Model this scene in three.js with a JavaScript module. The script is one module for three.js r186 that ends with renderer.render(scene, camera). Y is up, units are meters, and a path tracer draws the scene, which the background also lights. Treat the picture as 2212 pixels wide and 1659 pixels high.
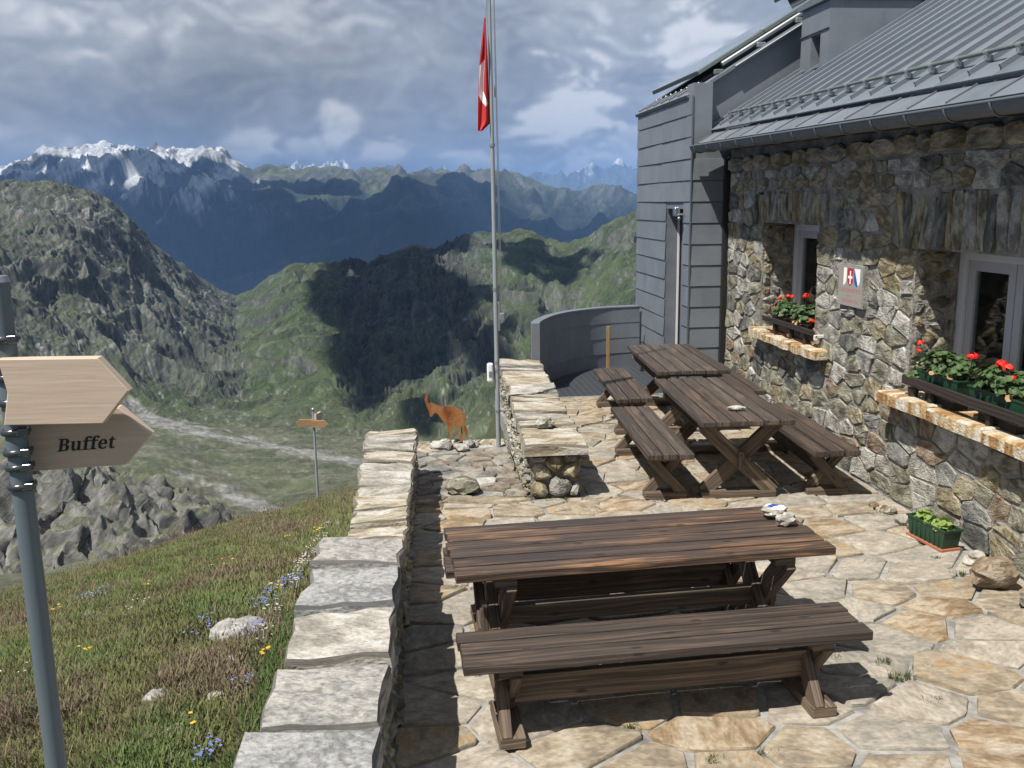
import * as THREE from 'three';
import { RoundedBoxGeometry } from 'three/addons/geometries/RoundedBoxGeometry.js';
import { mergeGeometries, toCreasedNormals } from 'three/addons/utils/BufferGeometryUtils.js';
import { createNoise2D, createNoise3D } from 'simplex-noise';

// ------------------------------------------------------------------ camera, sky, sun, exposure
const scene = new THREE.Scene();
const renderer = new THREE.WebGLRenderer({ antialias: true });
renderer.toneMapping = THREE.LinearToneMapping;
renderer.toneMappingExposure = 1.5;
renderer.shadowMap.enabled = true;
const EYE = 2.58, FOCAL = 2000, PITCH = Math.atan(394.5 / 2000), YAW = 6.1 * Math.PI / 180, ROLL = 0.8 * Math.PI / 180;
const camera = new THREE.PerspectiveCamera(2 * Math.atan(829.5 / FOCAL) * 180 / Math.PI, 4 / 3, 0.05, 60000);
camera.position.set(0, EYE, 0);
camera.rotation.set(-PITCH, -YAW, -ROLL, 'YXZ');
camera.updateMatrixWorld();
const SUNDIR = new THREE.Vector3(-0.49, 1, 0.23).normalize();      // towards the sun
const sun = new THREE.DirectionalLight(new THREE.Color(1, 0.95, 0.87), 5.0);
sun.position.copy(SUNDIR).multiplyScalar(60); sun.target.position.set(0, 0, -6);
sun.castShadow = true; sun.shadow.mapSize.set(4096, 4096); sun.shadow.radius = 1;
Object.assign(sun.shadow.camera, { left: -25, right: 25, top: 25, bottom: -25, near: 1, far: 160 });
scene.add(sun, sun.target);

// ------------------------------------------------------------------ random numbers and noise
const rngOf = (s) => () => { s |= 0; s = s + 0x6D2B79F5 | 0; let t = Math.imul(s ^ s >>> 15, 1 | s); t = t + Math.imul(t ^ t >>> 7, 61 | t) ^ t; return ((t ^ t >>> 14) >>> 0) / 4294967296; };
const R0 = rngOf(77);
const rr = (a, b, r = R0) => a + (b - a) * r();
const pick = (a, r = R0) => a[Math.floor(r() * a.length)];
const n2 = createNoise2D(rngOf(5)), n3 = createNoise3D(rngOf(9));
const clamp = (x, a = 0, b = 1) => Math.min(b, Math.max(a, x));
const lerp = (a, b, t) => a + (b - a) * t;
const sst = (a, b, x) => { const t = clamp((x - a) / (b - a)); return t * t * (3 - 2 * t); };
const soft = (x, k = 1) => x > 6 * k ? x : k * Math.log(1 + Math.exp(x / k));
const mix3 = (a, b, t) => [a[0] + (b[0] - a[0]) * t, a[1] + (b[1] - a[1]) * t, a[2] + (b[2] - a[2]) * t];
const f2 = (x, y, o = 4, g = 0.5) => { let s = 0, a = 1, n = 0; for (let i = 0; i < o; i++) { s += a * n2(x, y); n += a; a *= g; x = x * 2.03 + 17.1; y = y * 2.03 - 9.7; } return s / n; };
const f3 = (x, y, z, o = 4, g = 0.5) => { let s = 0, a = 1, n = 0; for (let i = 0; i < o; i++) { s += a * n3(x, y, z); n += a; a *= g; x = x * 2.03 + 7.1; y = y * 2.03 - 3.7; z = z * 2.03 + 1.3; } return s / n; };
const rid2 = (x, y, o = 5, g = 0.5) => { let s = 0, a = 1, n = 0; for (let i = 0; i < o; i++) { s += a * (1 - Math.abs(n2(x, y))); n += a; a *= g; x = x * 2.07 + 31.1; y = y * 2.07 + 11.7; } return s / n; };
// value noise that repeats after px, py cells, for tiling textures
function hsh(x, y, s) { let h = Math.imul(x, 374761393) + Math.imul(y, 668265263) + Math.imul(s, 1442695041) | 0; h = Math.imul(h ^ h >>> 13, 1274126177); h = Math.imul(h ^ h >>> 15, 2246822519); return ((h ^ h >>> 16) >>> 0) / 4294967296; }
function vn(x, y, px, py, s) {
  const x0 = Math.floor(x), y0 = Math.floor(y), fx = x - x0, fy = y - y0, ux = fx * fx * (3 - 2 * fx), uy = fy * fy * (3 - 2 * fy);
  const a = ((x0 % px) + px) % px, b = (a + 1) % px, c = ((y0 % py) + py) % py, d = (c + 1) % py;
  const h0 = hsh(a, c, s), h1 = hsh(b, c, s), h2 = hsh(a, d, s), h3 = hsh(b, d, s);
  return (h0 + (h1 - h0) * ux) * (1 - uy) + (h2 + (h3 - h2) * ux) * uy;
}
function vf(u, v, fx, fy, s, o = 4) { let t = 0, a = 1, n = 0; for (let i = 0; i < o; i++) { t += a * vn(u * fx, v * fy, fx, fy, s + i * 13); n += a; a *= 0.55; fx *= 2; fy *= 2; } return t / n; }

// ------------------------------------------------------------------ the sky: broken grey cloud, computed
{
  const W = 2048, H = 1024, data = new Float32Array(W * H * 4);
  // soft brighter and darker cloud masses: azimuth from -z to the right, elevation, width, height (degrees), amount
  const masses = [[9.8, 4.8, 3.0, 2.5, 0.6], [13, 3.2, 2.6, 1.6, 0.34], [-9.2, 3.6, 1.9, 1.0, 0.36], [-3.8, 5.0, 1.6, 1.1, 0.34], [-5.6, 3.2, 2.2, 0.8, 0.36], [-1, 3.0, 1.6, 0.8, 0.32], [4, 2.3, 2.6, 0.6, 0.3], [-20.5, 3.6, 4, 1.3, 0.14], [-15.5, 9.2, 3.4, 2.0, 0.16], [-21, 10, 3, 1.6, 0.1], [-6, 11, 3.6, 1.6, 0.14], [17, 8.4, 2.6, 2.2, 0.34], [12.5, 10, 3, 1.8, 0.12], [1, 9.6, 3, 1.6, 0.08],
    [-13.4, 4.6, 5, 1.5, -0.2], [-9, 6.6, 4.5, 1.6, -0.16], [-14, 8.2, 0.9, 0.7, -0.14], [-18, 6.4, 4, 1.4, -0.1], [7.2, 8.2, 3, 2.2, -0.12], [0, 6.2, 3, 1.4, -0.1], [2.5, 4.2, 2.4, 1.0, -0.08], [21, 5, 3, 2, -0.06]];
  const cols = [[0.165, 0.187, 0.228], [0.275, 0.303, 0.35], [0.455, 0.485, 0.53], [0.84, 0.85, 0.865]];
  for (let j = 0; j < H; j++) {
    const el = (0.5 - (j + 0.5) / H) * Math.PI, se = Math.sin(el), ce = Math.cos(el);
    for (let i = 0; i < W; i++) {
      const k = (j * W + i) * 4;
      const jj = H - 1 - j, k2 = (jj * W + i) * 4;
      // equirectangular: u = atan2(z, x) / 2pi + 0.5
      const ang = ((i + 0.5) / W - 0.5) * 2 * Math.PI, x = Math.cos(ang) * ce, z = Math.sin(ang) * ce;
      let c;
      if (el < -0.14) c = [0.11, 0.13, 0.15];
      else {
        const y = se * 1.5;
        const wx = f3(x * 5 + 5, y * 7, z * 5, 3) * 0.09, wz = f3(x * 5 - 9, y * 7 + 4, z * 5, 3) * 0.07;
        const X = x + wx, Y = y + wz, Z = z + wz;
        const big = f3(X * 3.6, Y * 6.5, Z * 3.6, 4, 0.5);
        let bl = 0, am = 1, nn = 0, fx = 8.5; for (let k = 0; k < 6; k++) { const nv = n3(X * fx + k * 7, Y * fx * 1.5, Z * fx); bl += am * (Math.sqrt(nv * nv + 0.03) - 0.08); nn += am; am *= 0.56; fx *= 2.05; } bl = bl / nn;   // rounded puffs with darker creases
        const fine = f3(X * 26, Y * 40, Z * 26, 4, 0.6);
        let m = 0;
        const az = Math.atan2(x, -z) * 180 / Math.PI, ed = el * 180 / Math.PI;
        for (const [a, e, w, h, t] of masses) {
          const da = (az - a) / w, de = (ed - e) / h, g = Math.sqrt(da * da + de * de) + 1.5 * (0.3 - bl) + 0.28 * fine;
          if (g < 2) m += t * (t > 0.25 ? sst(1.15, 0.45, g) * (0.75 + 0.25 * clamp(de + 0.5)) : Math.exp(-Math.max(0, g * g)));
        }
        let b = 0.50 + 0.26 * big + 0.62 * (bl - 0.3) + 0.10 * fine + m * 1.4;
        b = clamp(b, 0, 1) * 3;
        const s = Math.min(2, Math.floor(b));
        c = mix3(cols[s], cols[s + 1], b - s);
        const gap = sst(0.22, 0.42, -big - 0.15 * fine - m);                   // thin places where blue air shows
        c = mix3(c, [0.18, 0.29, 0.48], gap * 0.12);
        const h = Math.exp(-Math.max(0, el) * 16);                            // pale air low on the horizon
        c = mix3(c, [0.42, 0.475, 0.55], h * 0.4);
      }
      data[k2] = c[0] * 0.66; data[k2 + 1] = c[1] * 0.66; data[k2 + 2] = c[2] * 0.66; data[k2 + 3] = 1;
    }
  }
  const t = new THREE.DataTexture(data, W, H, THREE.RGBAFormat, THREE.FloatType);
  t.mapping = THREE.EquirectangularReflectionMapping; t.magFilter = t.minFilter = THREE.LinearFilter; t.colorSpace = THREE.LinearSRGBColorSpace; t.needsUpdate = true;
  scene.background = t; scene.environment = t;
}
scene.fog = new THREE.FogExp2(new THREE.Color(0.26, 0.50, 1.0), 0.000085);

// ------------------------------------------------------------------ naming
const used = {};
function numbered(n) { const k = used[n] = (used[n] ?? -1) + 1; return k ? `${n}_${String(k).padStart(3, '0')}` : n; }
function tag(o, label, category, group) { o.userData.label = label; o.userData.category = category; if (group) o.userData.group = group; return o; }
function thing(name, label, category, pos = [0, 0, 0], turn = 0, group) {
  const g = new THREE.Group(); g.name = numbered(name); g.position.set(...pos); g.rotation.y = turn; scene.add(g); return tag(g, label, category, group);
}
function mesh(name, geo, mat, parent) { const m = new THREE.Mesh(geo, mat); m.name = parent && parent !== scene ? name : numbered(name); m.castShadow = m.receiveShadow = true; (parent ?? scene).add(m); return m; }
function struct(name, geo, mat) { const m = mesh(name, geo, mat, scene); m.userData.kind = 'structure'; return m; }
const stuff = (m) => { m.userData.kind = 'stuff'; return m; };

// ------------------------------------------------------------------ textures and materials
function texture(w, h, fn, srgb = true) {
  const d = new Uint8Array(w * h * 4);
  for (let j = 0; j < h; j++) for (let i = 0; i < w; i++) {
    const c = fn((i + 0.5) / w, (j + 0.5) / h), k = (j * w + i) * 4;
    for (let a = 0; a < 3; a++) { const x = clamp(Array.isArray(c) ? c[a] : c); d[k + a] = 255 * (srgb ? (x <= 0.0031308 ? 12.92 * x : 1.055 * Math.pow(x, 1 / 2.4) - 0.055) : x); }
    d[k + 3] = 255;
  }
  const t = new THREE.DataTexture(d, w, h, THREE.RGBAFormat);
  t.wrapS = t.wrapT = THREE.RepeatWrapping; t.magFilter = THREE.LinearFilter; t.minFilter = THREE.LinearMipmapLinearFilter; t.generateMipmaps = true; t.anisotropy = 8;
  if (srgb) t.colorSpace = THREE.SRGBColorSpace;
  t.needsUpdate = true; return t;
}
const std = (o) => new THREE.MeshStandardMaterial({ roughness: 0.9, metalness: 0, ...o });
// banded, streaky stone: palette of four linear colours, streaks run along u
function streakStone(p, seed, { fu = 3, fv = 14, streak = 1, spot = 0, bump = 0.012 } = {}) {
  const N = 512, h = new Float32Array(N * N);
  const map = texture(N, N, (u, v) => {
    const wv = v + 0.05 * (vf(u, v, 2, 3, seed + 3, 3) - 0.5);
    const a = vf(u, wv, fu, fv, seed, 5), b = vf(u, v, 3, 4, seed + 40, 4), g = vf(u, v, 40, 60, seed + 80, 2);
    let t = clamp(0.5 + (a - 0.5) * 2.6 * streak + (b - 0.5) * 1.4);
    let c = t < 0.33 ? mix3(p[0], p[1], t / 0.33) : t < 0.66 ? mix3(p[1], p[2], (t - 0.33) / 0.33) : mix3(p[2], p[3], (t - 0.66) / 0.34);
    const k = (0.72 + 0.56 * g) * 0.68; c = c.map((x) => x * k);
    if (spot) { const s = vf(u, v, 60, 60, seed + 120, 2); if (s > 0.62) c = c.map((x) => x * lerp(1, 0.35, sst(0.62, 0.75, s) * spot)); }
    h[Math.floor(v * N) * N + Math.floor(u * N)] = 0.5 * a + 0.2 * b + 0.3 * g;
    return c;
  });
  const bm = texture(N, N, (u, v) => h[Math.floor(v * N) * N + Math.floor(u * N)], false);
  return std({ map, bumpMap: bm, bumpScale: bump, roughness: 0.88 });
}
const PAVE = [
  streakStone([[0.270, 0.225, 0.168], [0.372, 0.302, 0.215], [0.446, 0.378, 0.280], [0.502, 0.441, 0.353]], 11, { fu: 9, fv: 20, streak: 0.9, bump: 0.008 }),
  streakStone([[0.288, 0.203, 0.120], [0.400, 0.297, 0.189], [0.465, 0.378, 0.267], [0.502, 0.432, 0.340]], 23, { fu: 8, fv: 24, streak: 0.9, bump: 0.008 }),
  streakStone([[0.335, 0.297, 0.245], [0.419, 0.369, 0.297], [0.484, 0.432, 0.353], [0.530, 0.482, 0.408]], 37, { fu: 10, fv: 18, streak: 0.8, bump: 0.008 }),
  streakStone([[0.288, 0.225, 0.150], [0.372, 0.310, 0.224], [0.437, 0.369, 0.275], [0.419, 0.293, 0.168]], 51, { fu: 9, fv: 15, streak: 0.9, bump: 0.008 }),
  streakStone([[0.288, 0.266, 0.224], [0.353, 0.324, 0.271], [0.419, 0.378, 0.318], [0.484, 0.436, 0.361]], 57, { fu: 10, fv: 20, streak: 0.8, bump: 0.008 }),
];
const PATHST = [
  streakStone([[0.15, 0.15, 0.145], [0.24, 0.23, 0.21], [0.31, 0.29, 0.255], [0.39, 0.36, 0.315]], 61, { fu: 4, fv: 10 }),
  streakStone([[0.19, 0.145, 0.115], [0.27, 0.22, 0.175], [0.33, 0.30, 0.25], [0.36, 0.34, 0.27]], 67, { fu: 4, fv: 8 }),
];
const CAPST = [
  streakStone([[0.30, 0.25, 0.17], [0.44, 0.385, 0.285], [0.55, 0.50, 0.41], [0.62, 0.59, 0.53]], 71, { fu: 5, fv: 20, streak: 0.85, bump: 0.015 }),
  streakStone([[0.32, 0.30, 0.26], [0.45, 0.415, 0.355], [0.55, 0.52, 0.465], [0.62, 0.60, 0.56]], 83, { fu: 6, fv: 15, streak: 0.8, bump: 0.015, spot: 0.3 }),
];
const GRANITE = [
  streakStone([[0.25, 0.25, 0.25], [0.32, 0.32, 0.32], [0.39, 0.39, 0.385], [0.46, 0.455, 0.44]], 91, { fu: 26, fv: 30, spot: 0.4, bump: 0.01 }),
  streakStone([[0.29, 0.285, 0.27], [0.37, 0.36, 0.34], [0.45, 0.43, 0.40], [0.51, 0.485, 0.44]], 97, { fu: 22, fv: 28, spot: 0.35, bump: 0.01 }),
];
const WALLST = [
  streakStone([[0.125, 0.12, 0.085], [0.23, 0.22, 0.16], [0.33, 0.315, 0.235], [0.45, 0.43, 0.34]], 101, { fu: 5, fv: 14, streak: 0.85, bump: 0.02 }),     // grey green gneiss
  streakStone([[0.065, 0.068, 0.060], [0.115, 0.12, 0.105], [0.165, 0.17, 0.145], [0.27, 0.27, 0.23]], 113, { fu: 5, fv: 14, streak: 0.8, bump: 0.02 }), // dark slate
  streakStone([[0.24, 0.225, 0.19], [0.38, 0.365, 0.31], [0.50, 0.485, 0.43], [0.62, 0.60, 0.54]], 127, { fu: 7, fv: 12, streak: 0.85, bump: 0.025 }),  // pale quartz vein
  streakStone([[0.16, 0.105, 0.065], [0.26, 0.185, 0.12], [0.35, 0.275, 0.19], [0.42, 0.365, 0.28]], 131, { fu: 5, fv: 12, streak: 0.85, bump: 0.02 }),    // rusty
  streakStone([[0.18, 0.145, 0.08], [0.29, 0.245, 0.145], [0.39, 0.34, 0.22], [0.49, 0.44, 0.32]], 139, { fu: 6, fv: 15, streak: 0.85, bump: 0.02 }),    // olive brown
  streakStone([[0.17, 0.168, 0.155], [0.25, 0.245, 0.225], [0.34, 0.335, 0.305], [0.44, 0.425, 0.385]], 149, { fu: 8, fv: 11, streak: 0.8, bump: 0.02 }), // plain grey
];
const TANST = streakStone([[0.26, 0.21, 0.14], [0.37, 0.31, 0.22], [0.47, 0.41, 0.31], [0.55, 0.50, 0.41]], 157, { fu: 3, fv: 10, bump: 0.02 });
const SILLST = streakStone([[0.36, 0.19, 0.07], [0.56, 0.38, 0.18], [0.66, 0.55, 0.38], [0.72, 0.68, 0.60]], 163, { fu: 16, fv: 3, bump: 0.02 });
const MORTAR = streakStone([[0.21, 0.195, 0.17], [0.28, 0.262, 0.23], [0.33, 0.31, 0.275], [0.40, 0.375, 0.335]], 173, { fu: 9, fv: 9, bump: 0.03 });
const JOINT = streakStone([[0.24, 0.235, 0.22], [0.31, 0.305, 0.29], [0.36, 0.35, 0.33], [0.42, 0.41, 0.385]], 181, { fu: 8, fv: 8, bump: 0.012 });
// weathered boards, grain along u
function woodMat(p, seed, { worn = 0.5, rough = 0.75, bump = 0.006, fine = 64, knots = 0.8, con = 1 } = {}) {
  const W = 512, H = 256, h = new Float32Array(W * H);
  const map = texture(W, H, (u, v) => {
    const wv = v + 0.012 * con * Math.sin(u * 6.283 * 2 + 5 * vf(u, v, 3, 3, seed + 9, 2));
    const g = vf(u, wv, 3, fine, seed, 3), f = vf(u, wv, 8, fine * 2, seed + 21, 2), b = vf(u, v, 6, 9, seed + 50, 4), e = vf(u, v, 14, 40, seed + 61, 3);
    let c = mix3(p[0], p[1], clamp((g - 0.3) * 2.2));
    const w = sst(0.52, 0.74, 0.55 * b + 0.25 * e + 0.25 * g) * worn; c = mix3(c, p[2], w);
    const kx = (u * 3 % 1) - 0.5, ky = ((v * 5 + 0.37 * Math.floor(u * 3)) % 1) - 0.5, kd = Math.hypot(kx * 5, ky * 2.2);
    if (kd < 0.3) c = mix3(c, p[0].map((x) => x * 0.5), sst(0.3, 0.1, kd) * knots);
    const k = (1 + (0.7 * f - 0.35) * con) * 0.85; c = c.map((x) => x * k);
    h[Math.min(H - 1, Math.floor(v * H)) * W + Math.floor(u * W)] = 0.6 * g + 0.4 * f;
    return c;
  });
  const bm = texture(W, H, (u, v) => h[Math.min(H - 1, Math.floor(v * H)) * W + Math.floor(u * W)], false);
  return std({ map, bumpMap: bm, bumpScale: bump, roughness: rough });
}
const WOODA = [woodMat([[0.046, 0.031, 0.024], [0.12, 0.076, 0.05], [0.32, 0.165, 0.078]], 201, { worn: 0.9, rough: 0.5 }), woodMat([[0.042, 0.031, 0.026], [0.11, 0.075, 0.054], [0.25, 0.14, 0.074]], 207, { worn: 0.7, rough: 0.52 }), woodMat([[0.055, 0.036, 0.027], [0.135, 0.085, 0.056], [0.34, 0.185, 0.09]], 209, { worn: 0.85, rough: 0.5 })];
const WOODB = [woodMat([[0.040, 0.031, 0.026], [0.098, 0.073, 0.057], [0.17, 0.115, 0.078]], 211, { worn: 0.7, rough: 0.58 }), woodMat([[0.036, 0.028, 0.024], [0.086, 0.065, 0.052], [0.155, 0.10, 0.068]], 217, { worn: 0.55, rough: 0.6 }), woodMat([[0.050, 0.041, 0.035], [0.115, 0.092, 0.076], [0.185, 0.135, 0.098]], 219, { worn: 0.6, rough: 0.6 })];
const WOODLEG = woodMat([[0.075, 0.056, 0.041], [0.18, 0.132, 0.094], [0.27, 0.195, 0.13]], 223, { worn: 0.6, rough: 0.8 });
const WOODDARK = woodMat([[0.018, 0.013, 0.011], [0.04, 0.028, 0.024], [0.06, 0.04, 0.03]], 229, { worn: 0.3 });
const LARCH = woodMat([[0.57, 0.45, 0.35], [0.60, 0.48, 0.38], [0.50, 0.35, 0.23]], 233, { worn: 0.22, knots: 0.1, fine: 30, con: 0.25, rough: 0.75, bump: 0.0006 });
const STAKE = woodMat([[0.28, 0.17, 0.08], [0.40, 0.25, 0.12], [0.42, 0.22, 0.09]], 241, { worn: 0.3 });
function zincMat(rgb, seed, o = {}) {
  const map = texture(256, 256, (u, v) => { const a = vf(u, v, 3, 4, seed, 4), g = vf(u, v, 30, 60, seed + 9, 2), s = vf(u, v, 12, 2, seed + 17, 3); const k = (0.80 + 0.22 * a + 0.09 * g + 0.10 * s) * 0.68; return rgb.map((x) => x * k); });
  const rm = texture(256, 256, (u, v) => { const a = vf(u, v, 4, 5, seed + 31, 4), s = vf(u, v, 16, 3, seed + 37, 3); const r = 0.24 + 0.5 * a * 0.7 + 0.28 * s; return [r, r, r]; }, false);
  return std({ map, roughnessMap: rm, roughness: 1, metalness: 0.4, ...o });
}
const ZINC = [zincMat([0.285, 0.318, 0.362], 301), zincMat([0.295, 0.328, 0.370], 311), zincMat([0.268, 0.300, 0.343], 317)];
const ZINCROOF = [zincMat([0.24, 0.275, 0.32], 331), zincMat([0.255, 0.29, 0.335], 337), zincMat([0.23, 0.264, 0.308], 341)];
const ZINCDARK = zincMat([0.045, 0.042, 0.042], 347);
const ZINCTRIM = zincMat([0.19, 0.212, 0.24], 349);
const GALV = std({ color: new THREE.Color(0.34, 0.36, 0.38), roughness: 0.42, metalness: 0.7 });
const GALVPOLE = zincMat([0.50, 0.55, 0.58], 353, { metalness: 0.35 });
const POSTM = zincMat([0.20, 0.25, 0.285], 357, { metalness: 0.35 });
const STEEL = std({ color: new THREE.Color(0.62, 0.64, 0.66), roughness: 0.22, metalness: 1 });
const GREENISH = std({ color: new THREE.Color(0.14, 0.17, 0.16), roughness: 0.6, metalness: 0.3 });
const RUST = streakStone([[0.22, 0.07, 0.022], [0.36, 0.125, 0.035], [0.44, 0.175, 0.05], [0.46, 0.21, 0.075]], 359, { fu: 12, fv: 4, bump: 0.002 });
const FRAME = std({ color: new THREE.Color(0.42, 0.42, 0.43), roughness: 0.55 });
const WHITEFR = std({ color: new THREE.Color(0.60, 0.60, 0.60), roughness: 0.5 });
const BLACK = std({ color: new THREE.Color(0.012, 0.012, 0.013), roughness: 0.6 });
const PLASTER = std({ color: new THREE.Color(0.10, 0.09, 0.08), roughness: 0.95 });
const GLASS = new THREE.MeshPhysicalMaterial({ color: new THREE.Color(0.8, 0.85, 0.85), roughness: 0.02, transmission: 1, thickness: 0, ior: 1.5 });

// ------------------------------------------------------------------ geometry helpers
const V = (x, y, z) => new THREE.Vector3(x, y, z);
// box-mapped uv in metres; g = axis along which the grain runs
function boxUV(geo, g = 0, su = 1, sv = 1, ou = 0, ov = 0) {
  const p = geo.attributes.position, n = geo.attributes.normal, uv = new Float32Array(p.count * 2);
  for (let i = 0; i < p.count; i++) {
    const P = [p.getX(i), p.getY(i), p.getZ(i)], N = [Math.abs(n.getX(i)), Math.abs(n.getY(i)), Math.abs(n.getZ(i))];
    const m = N[0] >= N[1] && N[0] >= N[2] ? 0 : N[1] >= N[2] ? 1 : 2;
    let a = g, b; if (m === g) { a = (g + 1) % 3; b = (g + 2) % 3; } else b = 3 - g - m;
    uv[i * 2] = P[a] / su + ou; uv[i * 2 + 1] = P[b] / sv + ov;
  }
  geo.setAttribute('uv', new THREE.BufferAttribute(uv, 2)); return geo;
}
function box(w, h, d, x = 0, y = 0, z = 0, r = 0.004) { const g = r > 0 ? new RoundedBoxGeometry(w, h, d, 1, Math.min(r, w / 2.01, h / 2.01, d / 2.01)) : new THREE.BoxGeometry(w, h, d); g.translate(x, y, z); return g.index ? g.toNonIndexed() : g; }
function board(w, h, d, mat, name, parent, [x, y, z], g = 0, rot = null) {
  const geo = boxUV(box(w, h, d, 0, 0, 0, 0.006), g, 2.2, 0.62, R0() * 3, R0() * 3); const m = mesh(name, geo, mat, parent); m.position.set(x, y, z); if (rot) m.rotation.set(...rot); return m;
}
function bar(a, b, r, seg = 8) { // round bar from a to b
  const d = new THREE.Vector3().subVectors(b, a), L = d.length(), g = new THREE.CylinderGeometry(r, r, L, seg, 1); g.applyQuaternion(new THREE.Quaternion().setFromUnitVectors(V(0, 1, 0), d.normalize())); g.translate((a.x + b.x) / 2, (a.y + b.y) / 2, (a.z + b.z) / 2); return g.toNonIndexed();
}
const merge = (a) => mergeGeometries(a.map((g) => { const q = g.index ? g.toNonIndexed() : g; for (const k of Object.keys(q.attributes)) if (!['position', 'normal', 'uv'].includes(k)) q.deleteAttribute(k); return q; }));
function quadGeo(pts, su = 1) { // flat quad a b c d
  const [a, b, c, d] = pts, g = new THREE.BufferGeometry(); const P = [a, b, c, a, c, d].flatMap((v) => [v.x, v.y, v.z]);
  g.setAttribute('position', new THREE.Float32BufferAttribute(P, 3)); g.setAttribute('uv', new THREE.Float32BufferAttribute(new Array(12).fill(0), 2)); g.computeVertexNormals(); return g;
}
function tri(P, UV) { const g = new THREE.BufferGeometry(); g.setAttribute('position', new THREE.Float32BufferAttribute(P, 3)); g.setAttribute('uv', new THREE.Float32BufferAttribute(UV ?? new Array(P.length / 3 * 2).fill(0), 2)); g.computeVertexNormals(); return g; }
// polygons
function clipPoly(p, nx, ny, c) { // keep nx*x+ny*y <= c
  const o = []; for (let i = 0; i < p.length; i++) { const a = p[i], b = p[(i + 1) % p.length], da = nx * a[0] + ny * a[1] - c, db = nx * b[0] + ny * b[1] - c; if (da <= 0) o.push(a); if ((da < 0 && db > 0) || (da > 0 && db < 0)) { const t = da / (da - db); o.push([a[0] + (b[0] - a[0]) * t, a[1] + (b[1] - a[1]) * t]); } } return o;
}
function area(p) { let s = 0; for (let i = 0; i < p.length; i++) { const a = p[i], b = p[(i + 1) % p.length]; s += a[0] * b[1] - b[0] * a[1]; } return s / 2; }
function centroid(p) { let x = 0, y = 0, s = 0; for (let i = 0; i < p.length; i++) { const a = p[i], b = p[(i + 1) % p.length], k = a[0] * b[1] - b[0] * a[1]; x += (a[0] + b[0]) * k; y += (a[1] + b[1]) * k; s += k; } return [x / (3 * s), y / (3 * s)]; }
function insetPoly(p, d) { if (area(p) < 0) p = p.slice().reverse(); let o = p; for (let i = 0; i < p.length; i++) { const a = p[i], b = p[(i + 1) % p.length], l = Math.hypot(b[0] - a[0], b[1] - a[1]); if (l < 1e-6) continue; const nx = (b[1] - a[1]) / l, ny = -(b[0] - a[0]) / l; o = clipPoly(o, nx, ny, nx * a[0] + ny * a[1] - d); if (o.length < 3) return null; } return o; }
function chaikin(p, t = 0.25) { const o = []; for (let i = 0; i < p.length; i++) { const a = p[i], b = p[(i + 1) % p.length]; o.push([lerp(a[0], b[0], t), lerp(a[1], b[1], t)], [lerp(a[0], b[0], 1 - t), lerp(a[1], b[1], 1 - t)]); } return o; }
function cells(sites, ghosts, rect, asp = 1) { // Voronoi cells; asp scales the second axis in the metric
  const all = sites.concat(ghosts), out = [];
  for (const s of sites) {
    let p = [[rect[0], rect[1]], [rect[2], rect[1]], [rect[2], rect[3]], [rect[0], rect[3]]];
    for (const q of all) { if (q === s) continue; const dx = q[0] - s[0], dy = (q[1] - s[1]) * asp; if (dx * dx + dy * dy > 4) continue; const nx = dx, ny = dy * asp, c = (q[0] * q[0] - s[0] * s[0] + (q[1] * q[1] - s[1] * s[1]) * asp * asp) / 2; p = clipPoly(p, nx, ny, c); if (p.length < 3) break; }
    out.push(p);
  } return out;
}
function scatter(rect, rad, asp, r, ok = () => true, tries = 9000) { // darts with a varying radius
  const s = []; for (let i = 0; i < tries; i++) { const p = [rr(rect[0], rect[2], r), rr(rect[1], rect[3], r)]; if (!ok(p)) continue; const d = rad(p) ; let good = true; for (const q of s) { const dx = q[0] - p[0], dy = (q[1] - p[1]) * asp; if (dx * dx + dy * dy < d * d) { good = false; break; } } if (good) s.push(p); } return s;
}
function mirrorRect(sites, rect, d) { const g = []; for (const s of sites) { const [a, b, c, e] = rect; if (s[1] > b - 0.06 && s[1] < e + 0.06) { if (s[0] < a && a - s[0] < d) g.push([2 * a - s[0], s[1]]); if (s[0] > c && s[0] - c < d) g.push([2 * c - s[0], s[1]]); } if (s[0] > a - 0.08 && s[0] < c + 0.08) { if (s[1] < b && b - s[1] < d) g.push([s[0], 2 * b - s[1]]); if (s[1] > e && s[1] - e < d) g.push([s[0], 2 * e - s[1]]); } } return g; }
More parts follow.
